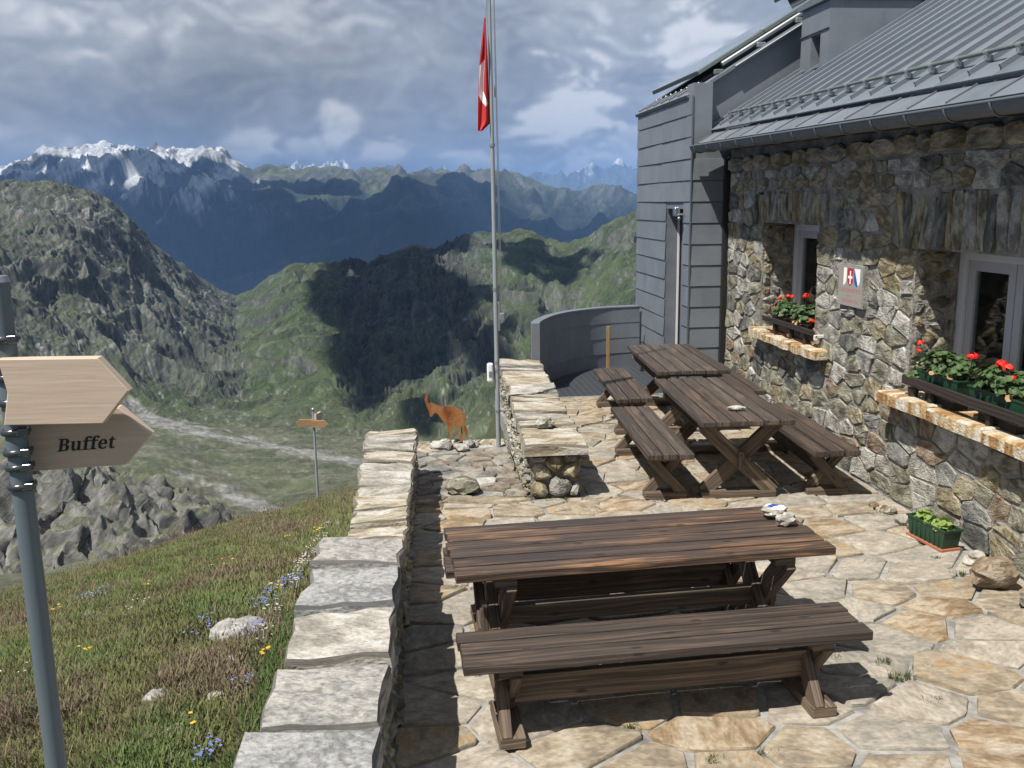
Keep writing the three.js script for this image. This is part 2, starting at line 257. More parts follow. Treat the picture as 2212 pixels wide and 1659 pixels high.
// one stone from a polygon: sides, a broken edge and an uneven face. put(u, v, w) -> [x, y, z]
function stone(poly, put, { thick = 0.03, depth = 0.03, bevel = 0.012, dome = 0, rough = 0.004, inset = 0.012, round = 1, jit = 0.006, tilt = 0.01, uvs = 1.1, turn = null, crease = 0.7, cut = [0.16, 0.3], r = R0 } = {}) {
  let p = insetPoly(poly, inset); if (!p || p.length < 3 || Math.abs(area(p)) < 0.0006) return null;
  if (area(p) < 0) p.reverse();
  for (let k = 0; k < round; k++) p = chaikin(p, rr(cut[0], cut[1], r));
  const keep = []; for (const q of p) { const l = keep[keep.length - 1]; if (!l || Math.hypot(q[0] - l[0], q[1] - l[1]) > 0.008) keep.push(q); } p = keep; if (p.length < 3) return null;
  p = p.map(([x, y]) => [x + rr(-jit, jit, r), y + rr(-jit, jit, r)]);
  const c = centroid(p), n = p.length, ta = rr(-tilt, tilt, r), tb = rr(-tilt, tilt, r), lift = rr(-0.25, 0.25, r) * thick, an = turn ?? rr(0, 6.28, r), ca = Math.cos(an) / uvs, sa = Math.sin(an) / uvs, ou = r() * 7, ov = r() * 7;
  const to = (x, y, w) => { const P = put(x, y, w); return [P[0], P[1], P[2], (x * ca - y * sa) + ou, (x * sa + y * ca) + ov]; };
  const shr = (f, d) => p.map(([x, y]) => { const dx = x - c[0], dy = y - c[1], l = Math.hypot(dx, dy) || 1; const k = Math.max(0.1, f - d / l); return [c[0] + dx * k, c[1] + dy * k]; });
  const face = (x, y) => thick + lift + ta * (x - c[0]) / 0.2 + tb * (y - c[1]) / 0.2;
  const A = p.map(([x, y]) => to(x, y, -depth)), B = p.map(([x, y]) => to(x, y, face(x, y) - bevel * rr(0.8, 1.5, r))), C = shr(1, bevel * 1.1).map(([x, y]) => to(x, y, face(x, y) + rr(-rough, rough, r)));
  const D = shr(0.55, 0).map(([x, y]) => to(x, y, face(x, y) + dome + rr(-rough, rough, r) * 1.5)), E = to(c[0], c[1], face(c[0], c[1]) + dome * 1.15 + rr(-rough, rough, r));
  const P = [], U = [], push = (a, u) => { P.push(a[0], a[1], a[2]); U.push(u ? u[0] : a[3], u ? u[1] : a[4]); };
  const arc = [0]; for (let i = 0; i < n; i++) { const a = p[i], b = p[(i + 1) % n]; arc.push(arc[i] + Math.hypot(b[0] - a[0], b[1] - a[1])); }
  for (let i = 0; i < n; i++) { const j = (i + 1) % n, s0 = [arc[i] / uvs + ou, ov], s1 = [arc[i + 1] / uvs + ou, ov], hgt = (thick + depth) / uvs, t0 = [s0[0], ov + hgt], t1 = [s1[0], ov + hgt]; push(A[i], s0); push(A[j], s1); push(B[j], t1); push(A[i], s0); push(B[j], t1); push(B[i], t0); }
  const ring = (X, Y) => { for (let i = 0; i < n; i++) { const j = (i + 1) % n; push(X[i]); push(X[j]); push(Y[j]); push(X[i]); push(Y[j]); push(Y[i]); } };
  ring(B, C); ring(C, D); for (let i = 0; i < n; i++) { push(D[i]); push(D[(i + 1) % n]); push(E); }
  let g = tri(P, U);
  // turn outward
  const e1 = put(c[0] + 0.1, c[1], 0), e2 = put(c[0], c[1] + 0.1, 0), e3 = put(c[0], c[1], 0.1), e0 = put(c[0], c[1], 0), a = V(e1[0] - e0[0], e1[1] - e0[1], e1[2] - e0[2]), b = V(e2[0] - e0[0], e2[1] - e0[1], e2[2] - e0[2]), w = V(e3[0] - e0[0], e3[1] - e0[1], e3[2] - e0[2]);
  if (a.cross(b).dot(w) < 0) { const q = g.attributes.position.array, t = g.attributes.uv.array; for (let i = 0; i < q.length; i += 9) { for (let k = 0; k < 3; k++) { const m = q[i + 3 + k]; q[i + 3 + k] = q[i + 6 + k]; q[i + 6 + k] = m; } const j = i / 9 * 6; for (let k = 0; k < 2; k++) { const m = t[j + 2 + k]; t[j + 2 + k] = t[j + 4 + k]; t[j + 4 + k] = m; } } g.computeVertexNormals(); }
  return toCreasedNormals(g, crease);
}
// a loose rock
function rockGeo(sx, sy, sz, seed, det = 2, amp = 0.28, flat = 0.35) {
  const g = new THREE.IcosahedronGeometry(1, det), p = g.attributes.position;
  for (let i = 0; i < p.count; i++) { const x = p.getX(i), y = p.getY(i), z = p.getZ(i); let k = 1 + amp * f3(x * 1.2 + seed, y * 1.2, z * 1.2 - seed, 3) ; const fx = Math.abs(n3(x * 0.9 - seed, y * 0.9 + seed, z * 0.9)); k -= flat * fx * 0.35; p.setXYZ(i, x * k * sx, (y * k) * sy, z * k * sz); }
  let lo = 1e9; for (let i = 0; i < p.count; i++) lo = Math.min(lo, p.getY(i)); g.translate(0, -lo, 0);
  g.computeVertexNormals(); const q = toCreasedNormals(g.index ? g.toNonIndexed() : g, 0.55); return boxUV(q, 0, 0.7, 0.7, R0() * 5, R0() * 5);
}
// a point seen along the direction (x, y of a 2212 x 1659 frame) at forward distance d
const FW = V(0, 0, -1).applyQuaternion(camera.quaternion), RT = V(1, 0, 0).applyQuaternion(camera.quaternion), UP = V(0, 1, 0).applyQuaternion(camera.quaternion);
function heading(x, y) { const v = FW.clone().multiplyScalar(FOCAL).addScaledVector(RT, x - 1106).addScaledVector(UP, 829.5 - y); return [v.x / -v.z, v.y / -v.z]; } // (east per metre north, rise per metre north)
console.log('materials ready');

// ------------------------------------------------------------------ far terrain
// curve through control points [frame x, value...] interpolated smoothly over the heading
function curve(pts) {
  const P = pts.map(([x, y, d]) => { const h = heading(x, y); return [h[0], h[1], d]; });
  return (t) => { if (t <= P[0][0]) return P[0].slice(1); for (let i = 1; i < P.length; i++) if (t <= P[i][0]) { const k = (t - P[i - 1][0]) / (P[i][0] - P[i - 1][0]), s = k * k * (3 - 2 * k) * 0.5 + k * 0.5; return [lerp(P[i - 1][1], P[i][1], s), lerp(P[i - 1][2], P[i][2], s)]; } return P[P.length - 1].slice(1); };
}
// strips: list of curves from near to far; returns a grid mesh; bump(x, z, v, row) adds height; paint(p, slope, up, row) gives a colour
function terrain(name, t0, t1, nt, rows, bump, paint, rough = 1) {
  // rows: [{c: curve, n: subdivisions to the next}]
  const lines = [];
  rows.forEach((r, k) => { if (k === rows.length - 1) { lines.push([k, 0]); return; } for (let i = 0; i < r.n; i++) lines.push([k, i / r.n]); });
  const nv = lines.length, pos = new Float32Array((nt + 1) * nv * 3), par = new Float32Array((nt + 1) * nv);
  for (let i = 0; i <= nt; i++) {
    const t = lerp(t0, t1, i / nt), nodes = rows.map((r) => { const [s, d] = r.c(t); return [d, EYE + s * d]; });
    for (let j = 0; j < nv; j++) {
      const [k, f] = lines[j]; let d, y;
      if (k === rows.length - 1) [d, y] = nodes[k];
      else { const a = nodes[k], b = nodes[k + 1]; d = lerp(a[0], b[0], f); const g = rows[k].g ? rows[k].g(f) : f; y = lerp(a[1], b[1], g); }
      const x = t * d, z = -d, o = (i * nv + j) * 3, B = bump(x, z, k + f, y);
      pos[o] = x + B[0]; pos[o + 1] = y + B[1]; pos[o + 2] = z + B[2]; par[i * nv + j] = k + f;
    }
  }
  const idx = []; for (let i = 0; i < nt; i++) for (let j = 0; j < nv - 1; j++) { const a = i * nv + j, b = a + nv; idx.push(a, b, a + 1, b, b + 1, a + 1); }
  const g = new THREE.BufferGeometry(); g.setAttribute('position', new THREE.BufferAttribute(pos, 3)); g.setIndex(idx); g.computeVertexNormals();
  const nr = g.attributes.normal, col = new Float32Array(pos.length);
  for (let i = 0; i < par.length; i++) { const c = paint(pos[i * 3], pos[i * 3 + 1], pos[i * 3 + 2], nr.getY(i), par[i], nr.getX(i)); col.set(c, i * 3); }
  g.setAttribute('color', new THREE.BufferAttribute(col, 3));
  grainUV(g, rough);
  return struct(name, g, std({ vertexColors: true, map: GRAIN, roughness: 1 }));
}
function grainMat(seed) { const m = texture(512, 512, (u, v) => { const a = vf(u, v, 10, 10, seed, 5), b = vf(u, v, 60, 60, seed + 7, 3), c = vf(u, v, 150, 150, seed + 11, 1); return clamp(0.33 + 0.30 * sst(0.25, 0.75, a) + 0.55 * (b - 0.35) + 0.2 * (c - 0.5), 0.06, 1); }); return m; }
const GRAIN = grainMat(501);
function grainUV(g, S) { const p = g.attributes.position, uv = new Float32Array(p.count * 2); for (let i = 0; i < p.count; i++) { const x = p.getX(i), y = p.getY(i), z = p.getZ(i); uv[i * 2] = (x * 0.85 + z * 0.5) / S; uv[i * 2 + 1] = (y * 1.1 + z * 0.55 - x * 0.25) / S; } g.setAttribute('uv', new THREE.BufferAttribute(uv, 2)); const c = g.attributes.color.array; for (let i = 0; i < c.length; i++) c[i] = Math.min(1, c[i] * 1.9); return g; }
const GRASS = [0.021, 0.038, 0.011], GRASSY = [0.043, 0.056, 0.023], ROCK = [0.085, 0.088, 0.082], ROCKD = [0.028, 0.031, 0.032], SCREE = [0.19, 0.19, 0.18], FOREST = [0.009, 0.016, 0.012], SNOW = [0.62, 0.65, 0.68];

// the valley head: floor, the rocky hill on the left, the saddle and the green ridge
const floorNear = curve([[-500, 1500, 24], [0, 1500, 24], [740, 1400, 24], [1400, 1300, 24], [2600, 1200, 24]]);
const floorMid = curve([[-500, 1120, 130], [0, 1110, 130], [300, 1090, 130], [560, 1090, 150], [760, 1060, 150], [1100, 1050, 150], [1700, 1040, 150]]);
const floorFar = curve([[-500, 830, 360], [0, 800, 370], [150, 850, 400], [300, 895, 430], [450, 912, 430], [600, 925, 420], [760, 945, 400], [1000, 950, 380], [1400, 930, 360], [1900, 880, 330]]);
const crest = curve([[-700, 520, 700], [-300, 450, 700], [-120, 410, 720], [0, 399, 740], [50, 396, 745], [110, 394, 750], [180, 408, 760], [235, 435, 780], [270, 462, 800], [300, 497, 830], [340, 535, 860], [390, 572, 900], [440, 608, 960], [480, 634, 1000], [510, 645, 1020], [540, 634, 1030], [590, 598, 1040], [635, 572, 1050], [680, 571, 1060], [735, 582, 1070], [790, 574, 1080], [830, 555, 1090], [890, 531, 1100], [935, 539, 1100], [962, 541, 1100], [1000, 517, 1090], [1040, 502, 1080], [1080, 504, 1070], [1120, 496, 1060], [1150, 501, 1050], [1180, 519, 1040], [1230, 526, 1020], [1270, 511, 1000], [1310, 485, 980], [1350, 464, 960], [1380, 453, 950], [1500, 410, 900], [1750, 380, 850], [2400, 360, 800]]);
const behind = curve([[-700, 900, 1100], [0, 800, 1100], [510, 800, 1500], [1100, 800, 1600], [2400, 800, 1300]]);
const tOf = (x) => heading(x, 700)[0];
function cliffness(x, z) { // where bare steep faces break the ridge: a function of place
  const t = x / -z; const a = sst(tOf(700), tOf(770), t) * (1 - sst(tOf(1010), tOf(1070), t)); const b = sst(tOf(-400), tOf(0), t) * (1 - sst(tOf(500), tOf(545), t)); return [a, b];
}
terrain('valley', tOf(-350), tOf(1480), 1000, [{ c: floorNear, n: 36 }, { c: floorMid, n: 100 }, { c: floorFar, n: 370, g: (f) => Math.pow(f, 0.85) * 0.4 + 0.6 * (f * f * (3 - 2 * f)) }, { c: crest, n: 20, g: (f) => f * f }, { c: behind, n: 1 }],
  (x, z, v) => {
    const up = sst(1.9, 2.25, v) * (1 - sst(2.93, 3.0, v)), [a, b] = cliffness(x, z), edge = sst(2.9, 3, v) * (1 - sst(3, 3.15, v));
    const flow = x * 0.9 + f2(x / 160, z / 160, 3) * 60;
    const gul = rid2(flow / 95, z / 420 + 3, 4, 0.5) - 0.62, fine = rid2(x / 30 + 5, z / 75, 4, 0.55) - 0.6, lump = f2(x / 60, z / 60, 4, 0.5), crag = Math.abs(f2(x / 13, z / 22, 3, 0.6)), grit = f2(x / 4.5, z / 6, 3, 0.6);
    const runs = rid2((x + 0.25 * z) / 11 + f2(x / 60, z / 60, 2) * 1.5, z / 260, 3, 0.5) - 0.62;
    let h = up * (gul * (26 + 18 * a) + fine * (1.0 + 0.6 * b + 2 * a) + lump * 3 - crag * (0.5 + 1.0 * b + 2.5 * a) + runs * (1.4 + 2.6 * b + 4 * a) + grit * (0.4 + 1.1 * b + 1.0 * a)) + sst(0.6, 1.4, v) * (1 - up) * (lump * 2.2 + f2(x / 14, z / 14, 4) * 0.9 + grit * 0.25) + (v < 1.2 ? f2(x / 9, z / 9, 4) * 0.7 : 0) + edge * (f2(x / 30, z / 40, 4, 0.6) * 5);
    return [up * f2(x / 40 + 9, z / 40, 3) * 3, h, up * (fine * (8 * a + 3 * b) - crag * 4 * a)];
  },
  (x, y, z, ny, v, nx) => {
    const [a, b] = cliffness(x, z), q = f2(x / 30, z / 45 + y / 30, 5, 0.6), q2 = f2(x / 8, z / 12 + y / 8, 5, 0.7), q3 = f2(x / 140 + 4, z / 140, 3), st = f2(x / 9 + q * 0.5, y / 70, 5, 0.65), q4 = n2(x / 2.7, z / 3 + y / 2.7);
    const up = sst(1.95, 2.2, v);
    let c = mix3(GRASS, GRASSY, clamp(0.45 + 0.8 * q3 + 0.5 * q2 + 0.15 * q4));
    let rock = sst(0.80, 0.5, ny + 0.16 * q + 0.14 * q2 - 0.1 * a * up - 0.06 * b * up) * up;
    rock = Math.max(rock, b * up * sst(-0.2, 0.25, 0.6 * q + 0.8 * q2 - 0.02), a * sst(2.25, 2.45, v) * sst(-0.3, 0.25, 0.7 * q + 0.4 * st + 0.3 * q2));
    const rc = mix3(mix3(ROCK, [0.16, 0.16, 0.145], clamp(0.4 * q2 + 0.5 * q4)), ROCKD, clamp(0.42 + 1.0 * st + 0.5 * q2 + a * 0.35));
    c = mix3(c, rc, clamp(rock * (0.85 + 0.2 * q4)));
    const sc = sst(0.32, 0.5, f2(x / 22 + f2(x / 70, z / 70, 2) * 1.4, y / 130 + 5, 3) + 0.1 * q2) * up * (1 - a * 0.7) * sst(2.95, 2.7, v); c = mix3(c, SCREE.map((k) => k * 0.85), sc * (0.15 + 0.5 * b));
    if (up > 0) c = mix3(c, SCREE, sst(0.62, 0.8, q2 + 0.35 * q4) * 0.6 * up);
    if (v < 2.15) {
      const d = -z, t = x / d;
      const fan = (px0, py0, px1, py1, w) => { const [t0, s0] = heading(px0, py0), [t1, s1] = heading(px1, py1), s = (y - EYE) / d, k = (t - t0) / (t1 - t0); if (k < -0.05 || k > 1.05) return 0; const c0 = lerp(s0, s1, k) + 0.006 * f2(x / 20, z / 20, 3); return sst(w, w * 0.35, Math.abs(s - c0) + w * 0.5 * Math.abs(q2)); };
      const f = Math.max(fan(420, 930, 780, 1000, 0.006), fan(300, 900, 440, 935, 0.01), fan(380, 1020, 620, 1105, 0.005), fan(90, 760, 330, 900, 0.012), fan(470, 1060, 570, 1090, 0.012));
      const meadow = mix3([0.045, 0.056, 0.027], [0.085, 0.086, 0.058], clamp(0.5 + 0.8 * q + 0.8 * q2 + 0.2 * q4));
      c = mix3(meadow, c, sst(1.85, 2.15, v)); c = mix3(c, SCREE.map((k) => k * (0.85 + 0.25 * q4)), f * 0.9); c = mix3(c, [0.16, 0.16, 0.15], sst(0.3, 0.6, q2 + 0.3 * q4) * 0.6 * sst(0.8, 1.3, v));
    }
    return c;
  }, 75);

// the big range across the main valley
const r1base = curve([[-900, 760, 2300], [0, 760, 2300], [600, 800, 2400], [1100, 780, 2400], [1500, 700, 2600], [2300, 640, 2600]]);
const r1mid = curve([[-900, 520, 4300], [0, 470, 4300], [200, 470, 4400], [500, 480, 4300], [700, 470, 4300], [900, 455, 4200], [1000, 470, 4100], [1150, 480, 4000], [1300, 500, 3900], [1400, 505, 3900], [1800, 500, 3900]]);
const r1crest = curve([[-900, 330, 7200], [-300, 355, 7200], [-100, 372, 7000], [0, 366, 6900], [40, 352, 6900], [100, 328, 6900], [160, 322, 6900], [230, 316, 7000], [300, 324, 7000], [340, 320, 7000], [400, 326, 6900], [440, 316, 6800], [480, 324, 6700], [505, 346, 6600], [545, 366, 6600], [580, 356, 6500], [612, 362, 6500], [640, 374, 6400], [680, 366, 6600], [712, 360, 6600], [760, 374, 6500], [835, 362, 6500], [860, 372, 6300], [900, 384, 6200], [950, 376, 6100], [1000, 381, 6000], [1060, 386, 5900], [1100, 379, 5800], [1140, 384, 5700], [1190, 400, 5500], [1250, 415, 5400], [1300, 418, 5300], [1340, 424, 5200], [1400, 436, 5200], [1600, 430, 5200], [2300, 420, 5200]]);
const r1back = curve([[-900, 600, 9000], [2300, 600, 8000]]);
terrain('far_mountains', tOf(-850), tOf(1700), 820, [{ c: r1base, n: 40 }, { c: r1mid, n: 120 }, { c: r1crest, n: 14, g: (f) => f * f }, { c: r1back, n: 1 }],
  (x, z, v) => {
    const up = sst(0.2, 0.9, v) * (1 - 0.85 * sst(1.5, 2, v)), wx = f2(x / 2200, z / 2200, 2) * 500;
    const g = rid2((x + wx) / 1500, (z - wx) / 2300, 6, 0.52) - 0.62, e = sst(1.8, 2, v) * (1 - sst(2, 2.2, v)), t = x / -z, L = 1 - sst(tOf(470), tOf(640), t);
    return [0, up * g * (430 + 160 * L) + f2(x / 300, z / 300, 4, 0.6) * 26 * (0.3 + v / 2) + e * (f2(x / 260, z / 600, 4, 0.5)) * (16 + 34 * L), 0];
  },
  (x, y, z, ny, v, nx) => {
    const t = x / -z, L = 1 - sst(tOf(470), tOf(640), t), q = f2(x / 300, z / 300, 5, 0.6), q2 = f2(x / 90, z / 90 + y / 120, 4, 0.6), alt = y + 220 * q;
    let c = mix3(FOREST, [0.03, 0.046, 0.02], sst(-100, 160, alt - 60 * L));
    c = mix3(c, [0.075, 0.085, 0.042], sst(40, 260, alt) * (1 - L * 0.8));
    c = mix3(c, [0.075, 0.078, 0.076], sst(0.86, 0.66, ny + 0.1 * q2) * sst(-50, 150, alt));
    c = mix3(c, [0.08, 0.083, 0.083], L * sst(120, 330, alt) * 0.9);
    const sn = sst(0.0, 0.12, f2(x / 260 + 3, y / 150 + z / 900, 5, 0.6) + 0.3 * q2 + lerp(-0.46, 0.20, L) + (alt - 300) / 1500 * (0.3 + L)) * sst(20, 140, alt - 170 * (1 - L)) * (0.75 + 0.25 * q2);
    return mix3(c, SNOW.map((k) => k * 0.85), sn * (L > 0.3 ? 1 : 0.8));
  }, 1100);
const r2base = curve([[700, 500, 10000], [1700, 500, 10000]]), r2crest = curve([[560, 372, 15000], [700, 356, 15000], [780, 372, 15000], [860, 362, 15000], [960, 380, 15000], [1090, 392, 15000], [1150, 384, 15000], [1190, 376, 15000], [1215, 384, 15000], [1250, 368, 15000], [1280, 362, 15000], [1300, 372, 15000], [1335, 360, 15000], [1360, 364, 15000], [1400, 356, 15000], [1700, 350, 15000]]), r2back = curve([[700, 520, 19000], [1700, 520, 19000]]);
terrain('distant_mountains', tOf(600), tOf(1650), 420, [{ c: r2base, n: 60 }, { c: r2crest, n: 8 }, { c: r2back, n: 1 }],
  (x, z, v) => [0, sst(0.1, 0.8, v) * (1 - sst(0.95, 1, v) * 0.4) * (rid2(x / 1500, z / 2600, 6, 0.55) - 0.62) * 620, 0],
  (x, y, z, ny) => { const q = f2(x / 500, z / 900 + y / 400, 5, 0.62); return mix3([0.07, 0.08, 0.075], SNOW, sst(0.05, 0.3, q + (y - 520) / 900)); }, 2200);
// clouds above the frame whose shadows lie on the slopes
function cloud(px, py, d, rx, rz, up, seed) {
  const [t, s] = heading(px, py), at = V(t * d, EYE + s * d, -d).addScaledVector(SUNDIR, up / SUNDIR.y), gs = [], r = rngOf(seed);
  for (let k = 0; k < 34; k++) { const a = r() * 6.283, q = Math.sqrt(r()), b = rr(0.16, 0.34, r) * (1.15 - q * 0.6), g = new THREE.IcosahedronGeometry(1, 3), p = g.attributes.position; for (let i = 0; i < p.count; i++) { const m = 1 + 0.22 * f3(p.getX(i) * 1.7 + k, p.getY(i) * 1.7, p.getZ(i) * 1.7, 3); p.setXYZ(i, p.getX(i) * m, p.getY(i) * m, p.getZ(i) * m); } const S = Math.min(rx, rz); g.scale(rx * b * 1.2, S * b * 0.55, rz * b * 1.2); g.translate(Math.cos(a) * q * rx, rr(0, 0.12, r) * S, Math.sin(a) * q * rz); gs.push(g); }
  const g = merge(gs); g.computeVertexNormals(); const m = struct('cloud', g, std({ color: new THREE.Color(0.85, 0.86, 0.88), roughness: 1 })); m.position.copy(at); return m;
}
cloud(930, 690, 870, 92, 340, 900, 71); cloud(950, 850, 500, 58, 180, 900, 73); cloud(1240, 640, 780, 50, 130, 900, 75);
cloud(560, 520, 3900, 1150, 1250, 1500, 79); cloud(330, 560, 3300, 650, 700, 1400, 81); cloud(100, 470, 4600, 1300, 1250, 1900, 83); cloud(1150, 560, 3600, 420, 600, 1300, 89);
console.log('mountains');

// ------------------------------------------------------------------ the near ground: meadow, falling away in front and to the left
function ground(x, z) {
  const d = -z; let m = 0.50 - 0.27 * soft(d - 5.2, 0.8) - 0.27 * soft(-0.75 - x, 0.5) - 0.016 * Math.pow(Math.max(0, d - 19), 2) * (d > 19 ? 1 : 0) - 0.02 * Math.pow(Math.max(0, -x - 9), 2);
  m += 0.05 * f2(x * 0.9, z * 0.9, 3) * sst(0.75, 1.3, -x) + 0.14 * f2(x * 0.25, z * 0.25, 3) * sst(1.2, 4, -x);
  if (x > -0.42) { let t = -0.16; if (d > 10 && x < 1.1) t = Math.min(t, m - 0.5); if (d > 14.6) t = -0.16 - 0.9 * (d - 14.6); m = lerp(m, Math.min(m, t), sst(-0.42, -0.28, x)); if (d < 14.6 && x > 1.05) m = lerp(m, -0.16, sst(1.05, 1.25, x)); }
  return m;
}
{
  const nx = 150, nz = 170, pos = [], col = [], uv = [], idx = [], xs = (i) => { const k = i / nx; return lerp(-48, 14, k < 0.75 ? 1 - Math.pow(1 - k / 0.75, 2.2) * 0.79 - 0.21 : lerp(0.79, 1, (k - 0.75) / 0.25)); };
  for (let i = 0; i <= nx; i++) for (let j = 0; j <= nz; j++) { const x = xs(i), z = 6 - 60 * Math.pow(j / nz, 1.6); pos.push(x, ground(x, z), z); uv.push(x / 1.2, z / 1.2); }
  for (let i = 0; i < nx; i++) for (let j = 0; j < nz; j++) { const a = i * (nz + 1) + j, b = a + nz + 1; idx.push(a, b, a + 1, b, b + 1, a + 1); }
  const g = new THREE.BufferGeometry(); g.setAttribute('position', new THREE.Float32BufferAttribute(pos, 3)); g.setAttribute('uv', new THREE.Float32BufferAttribute(uv, 2)); g.setIndex(idx); g.computeVertexNormals();
  const soil = texture(512, 512, (u, v) => { const a = vf(u, v, 5, 5, 401, 5), b = vf(u, v, 24, 24, 409, 3), c = vf(u, v, 90, 90, 419, 2); return mix3(mix3([0.038, 0.034, 0.018], [0.052, 0.068, 0.021], clamp(a * 1.6 - 0.2)), [0.085, 0.072, 0.042], sst(0.55, 0.8, b) * 0.6).map((k) => k * (0.6 + 0.8 * c)); });
  struct('meadow_ground', g, std({ map: soil, bumpMap: soil, bumpScale: 0.03, roughness: 1 }));
}

// ------------------------------------------------------------------ terrace paving
const inFrame = new THREE.Matrix4().multiplyMatrices(camera.projectionMatrix, camera.matrixWorldInverse);
function screenArea(pts) { const q = pts.map((p) => { const v = V(...p).applyMatrix4(inFrame); return [v.x, v.y]; }); const c = q.reduce((a, b) => [a[0] + b[0] / q.length, a[1] + b[1] / q.length], [0, 0]); return Math.abs(area(q)) * (Math.abs(c[0]) < 1.03 && Math.abs(c[1]) < 1.03 ? 1 : 1e-4); }
const leftEdge = (z) => lerp(-0.02, -0.20, clamp((z + 8.4) / 5.4));       // inner face of the near parapet
{
  const base = struct('terrace', boxUV(merge([box(4.9, 0.16, 7.7, 2.1, -0.10, -3.9, 0), box(3.5, 0.16, 4.246, 2.8, -0.10, -9.874, 0)]), 0, 1.4, 1.4), JOINT);
  const r = rngOf(1001), rect = [-0.25, -12.0, 4.12, -2.3];
  const ok = ([x, z]) => { if (z < -7.75 && x < 1.42) return false; if (x < leftEdge(z) + 0.05) return false; return x < 4.02; };
  const sites = scatter(rect, ([x, z]) => rr(0.32, 0.58, r) * (z < -7.4 ? 0.85 : 1), 1.35, r, ok, 16000);
  const gh = []; for (const [x, z] of sites) { if (x - leftEdge(z) < 0.5 && z > -7.75) gh.push([2 * (leftEdge(z) - 0.02) - x, z]); if (x > 3.5) gh.push([2 * 4.06 - x, z]); if (z < -11.5) gh.push([x, 2 * -11.97 - z]); if (z > -2.8) gh.push([x, 2 * -2.3 - z]); if (x < 2 && z < -7.4) { if (z < -7.75) gh.push([2 * 1.45 - x, z]); else if (x < 1.5) gh.push([x, 2 * -7.74 - z]); } }
  const cl = cells(sites, gh, rect, 1.35);
  cl.forEach((p, i) => {
    if (p.length < 3) return; const wide = sites[i][1] > -6.5 ? rr(0.011, 0.024, r) : rr(0.008, 0.017, r);
    const g = stone(p, (u, v, w) => [u, w - 0.018, v], { thick: 0.02, depth: 0.02, bevel: 0.006, rough: 0.003, inset: wide, jit: 0.012, tilt: 0.006, round: 1, cut: [0.03, 0.12], uvs: 0.95, turn: rr(-0.5, 0.5, r) + (r() < 0.2 ? 1.4 : 0), crease: 0.9, r });
    if (g) mesh('paving_stone', g, pick(PAVE, r), base);
  });
  console.log('pavers', base.children.length);
}
// rougher path between the two parapets, ending at the drop
{
  const base = struct('stone_path', boxUV(box(1.12, 0.4, 2.3, 0.42, -0.245, -8.86, 0), 0, 1.2, 1.2), MORTAR);
  const r = rngOf(1013), rect = [-0.1, -9.98, 0.97, -7.78], sites = scatter(rect, () => rr(0.2, 0.36, r), 1.3, r, () => true, 6000), gh = [];
  for (const [x, z] of sites) { gh.push([2 * -0.1 - x, z], [2 * 0.97 - x, z]); gh.push([x, 2 * -9.98 - z], [x, 2 * -7.78 - z]); }
  cells(sites, gh, rect, 1.3).forEach((p, i) => { if (p.length < 3) return; const edge = sites[i][1] < -9.6 || r() < 0.12; const g = stone(p, (u, v, w) => [u, w - 0.045, v], { thick: rr(0.03, 0.045, r), depth: 0.02, bevel: 0.008, rough: 0.004, inset: rr(0.005, 0.012, r), jit: 0.012, tilt: 0.008, uvs: 0.9, cut: [0.06, 0.16], r }); if (g) mesh('path_stone', g, edge ? pick(CAPST, r) : pick(PATHST, r), base); });
  const kerb = [[[0.24, -7.80], [0.98, -7.78], [0.99, -7.66], [0.25, -7.69]], [[-0.06, -7.8], [0.22, -7.8], [0.22, -7.68], [-0.06, -7.67]]];
  for (const k of kerb) { const g = stone(k, (u, v, w) => [u, w, v], { thick: 0.03, depth: 0.05, bevel: 0.015, rough: 0.006, inset: 0.004, jit: 0.012, r }); if (g) mesh('kerb_stone', g, TANST, base); }
}

// ------------------------------------------------------------------ stone parapets
function faceStones(parent, rect, put, rad, asp, mats, r, o = {}, name = 'stone') {
  const sites = scatter(rect, () => rr(rad[0], rad[1], r), asp, r, () => true, 5000), gh = [];
  for (const [x, y] of sites) gh.push([2 * rect[0] - x, y], [2 * rect[2] - x, y], [x, 2 * rect[1] - y], [x, 2 * rect[3] - y]);
  cells(sites, gh, rect, asp).forEach((p) => { if (p.length < 3) return; const g = stone(p, put, { thick: rr(0.015, 0.05, r), depth: 0.04, bevel: 0.016, dome: rr(0, 0.015, r), rough: 0.008, inset: rr(0.005, 0.012, r), jit: 0.01, tilt: 0.03, uvs: 0.6, r, ...o }); if (g) mesh(name, g, pick(mats, r), parent); });
}
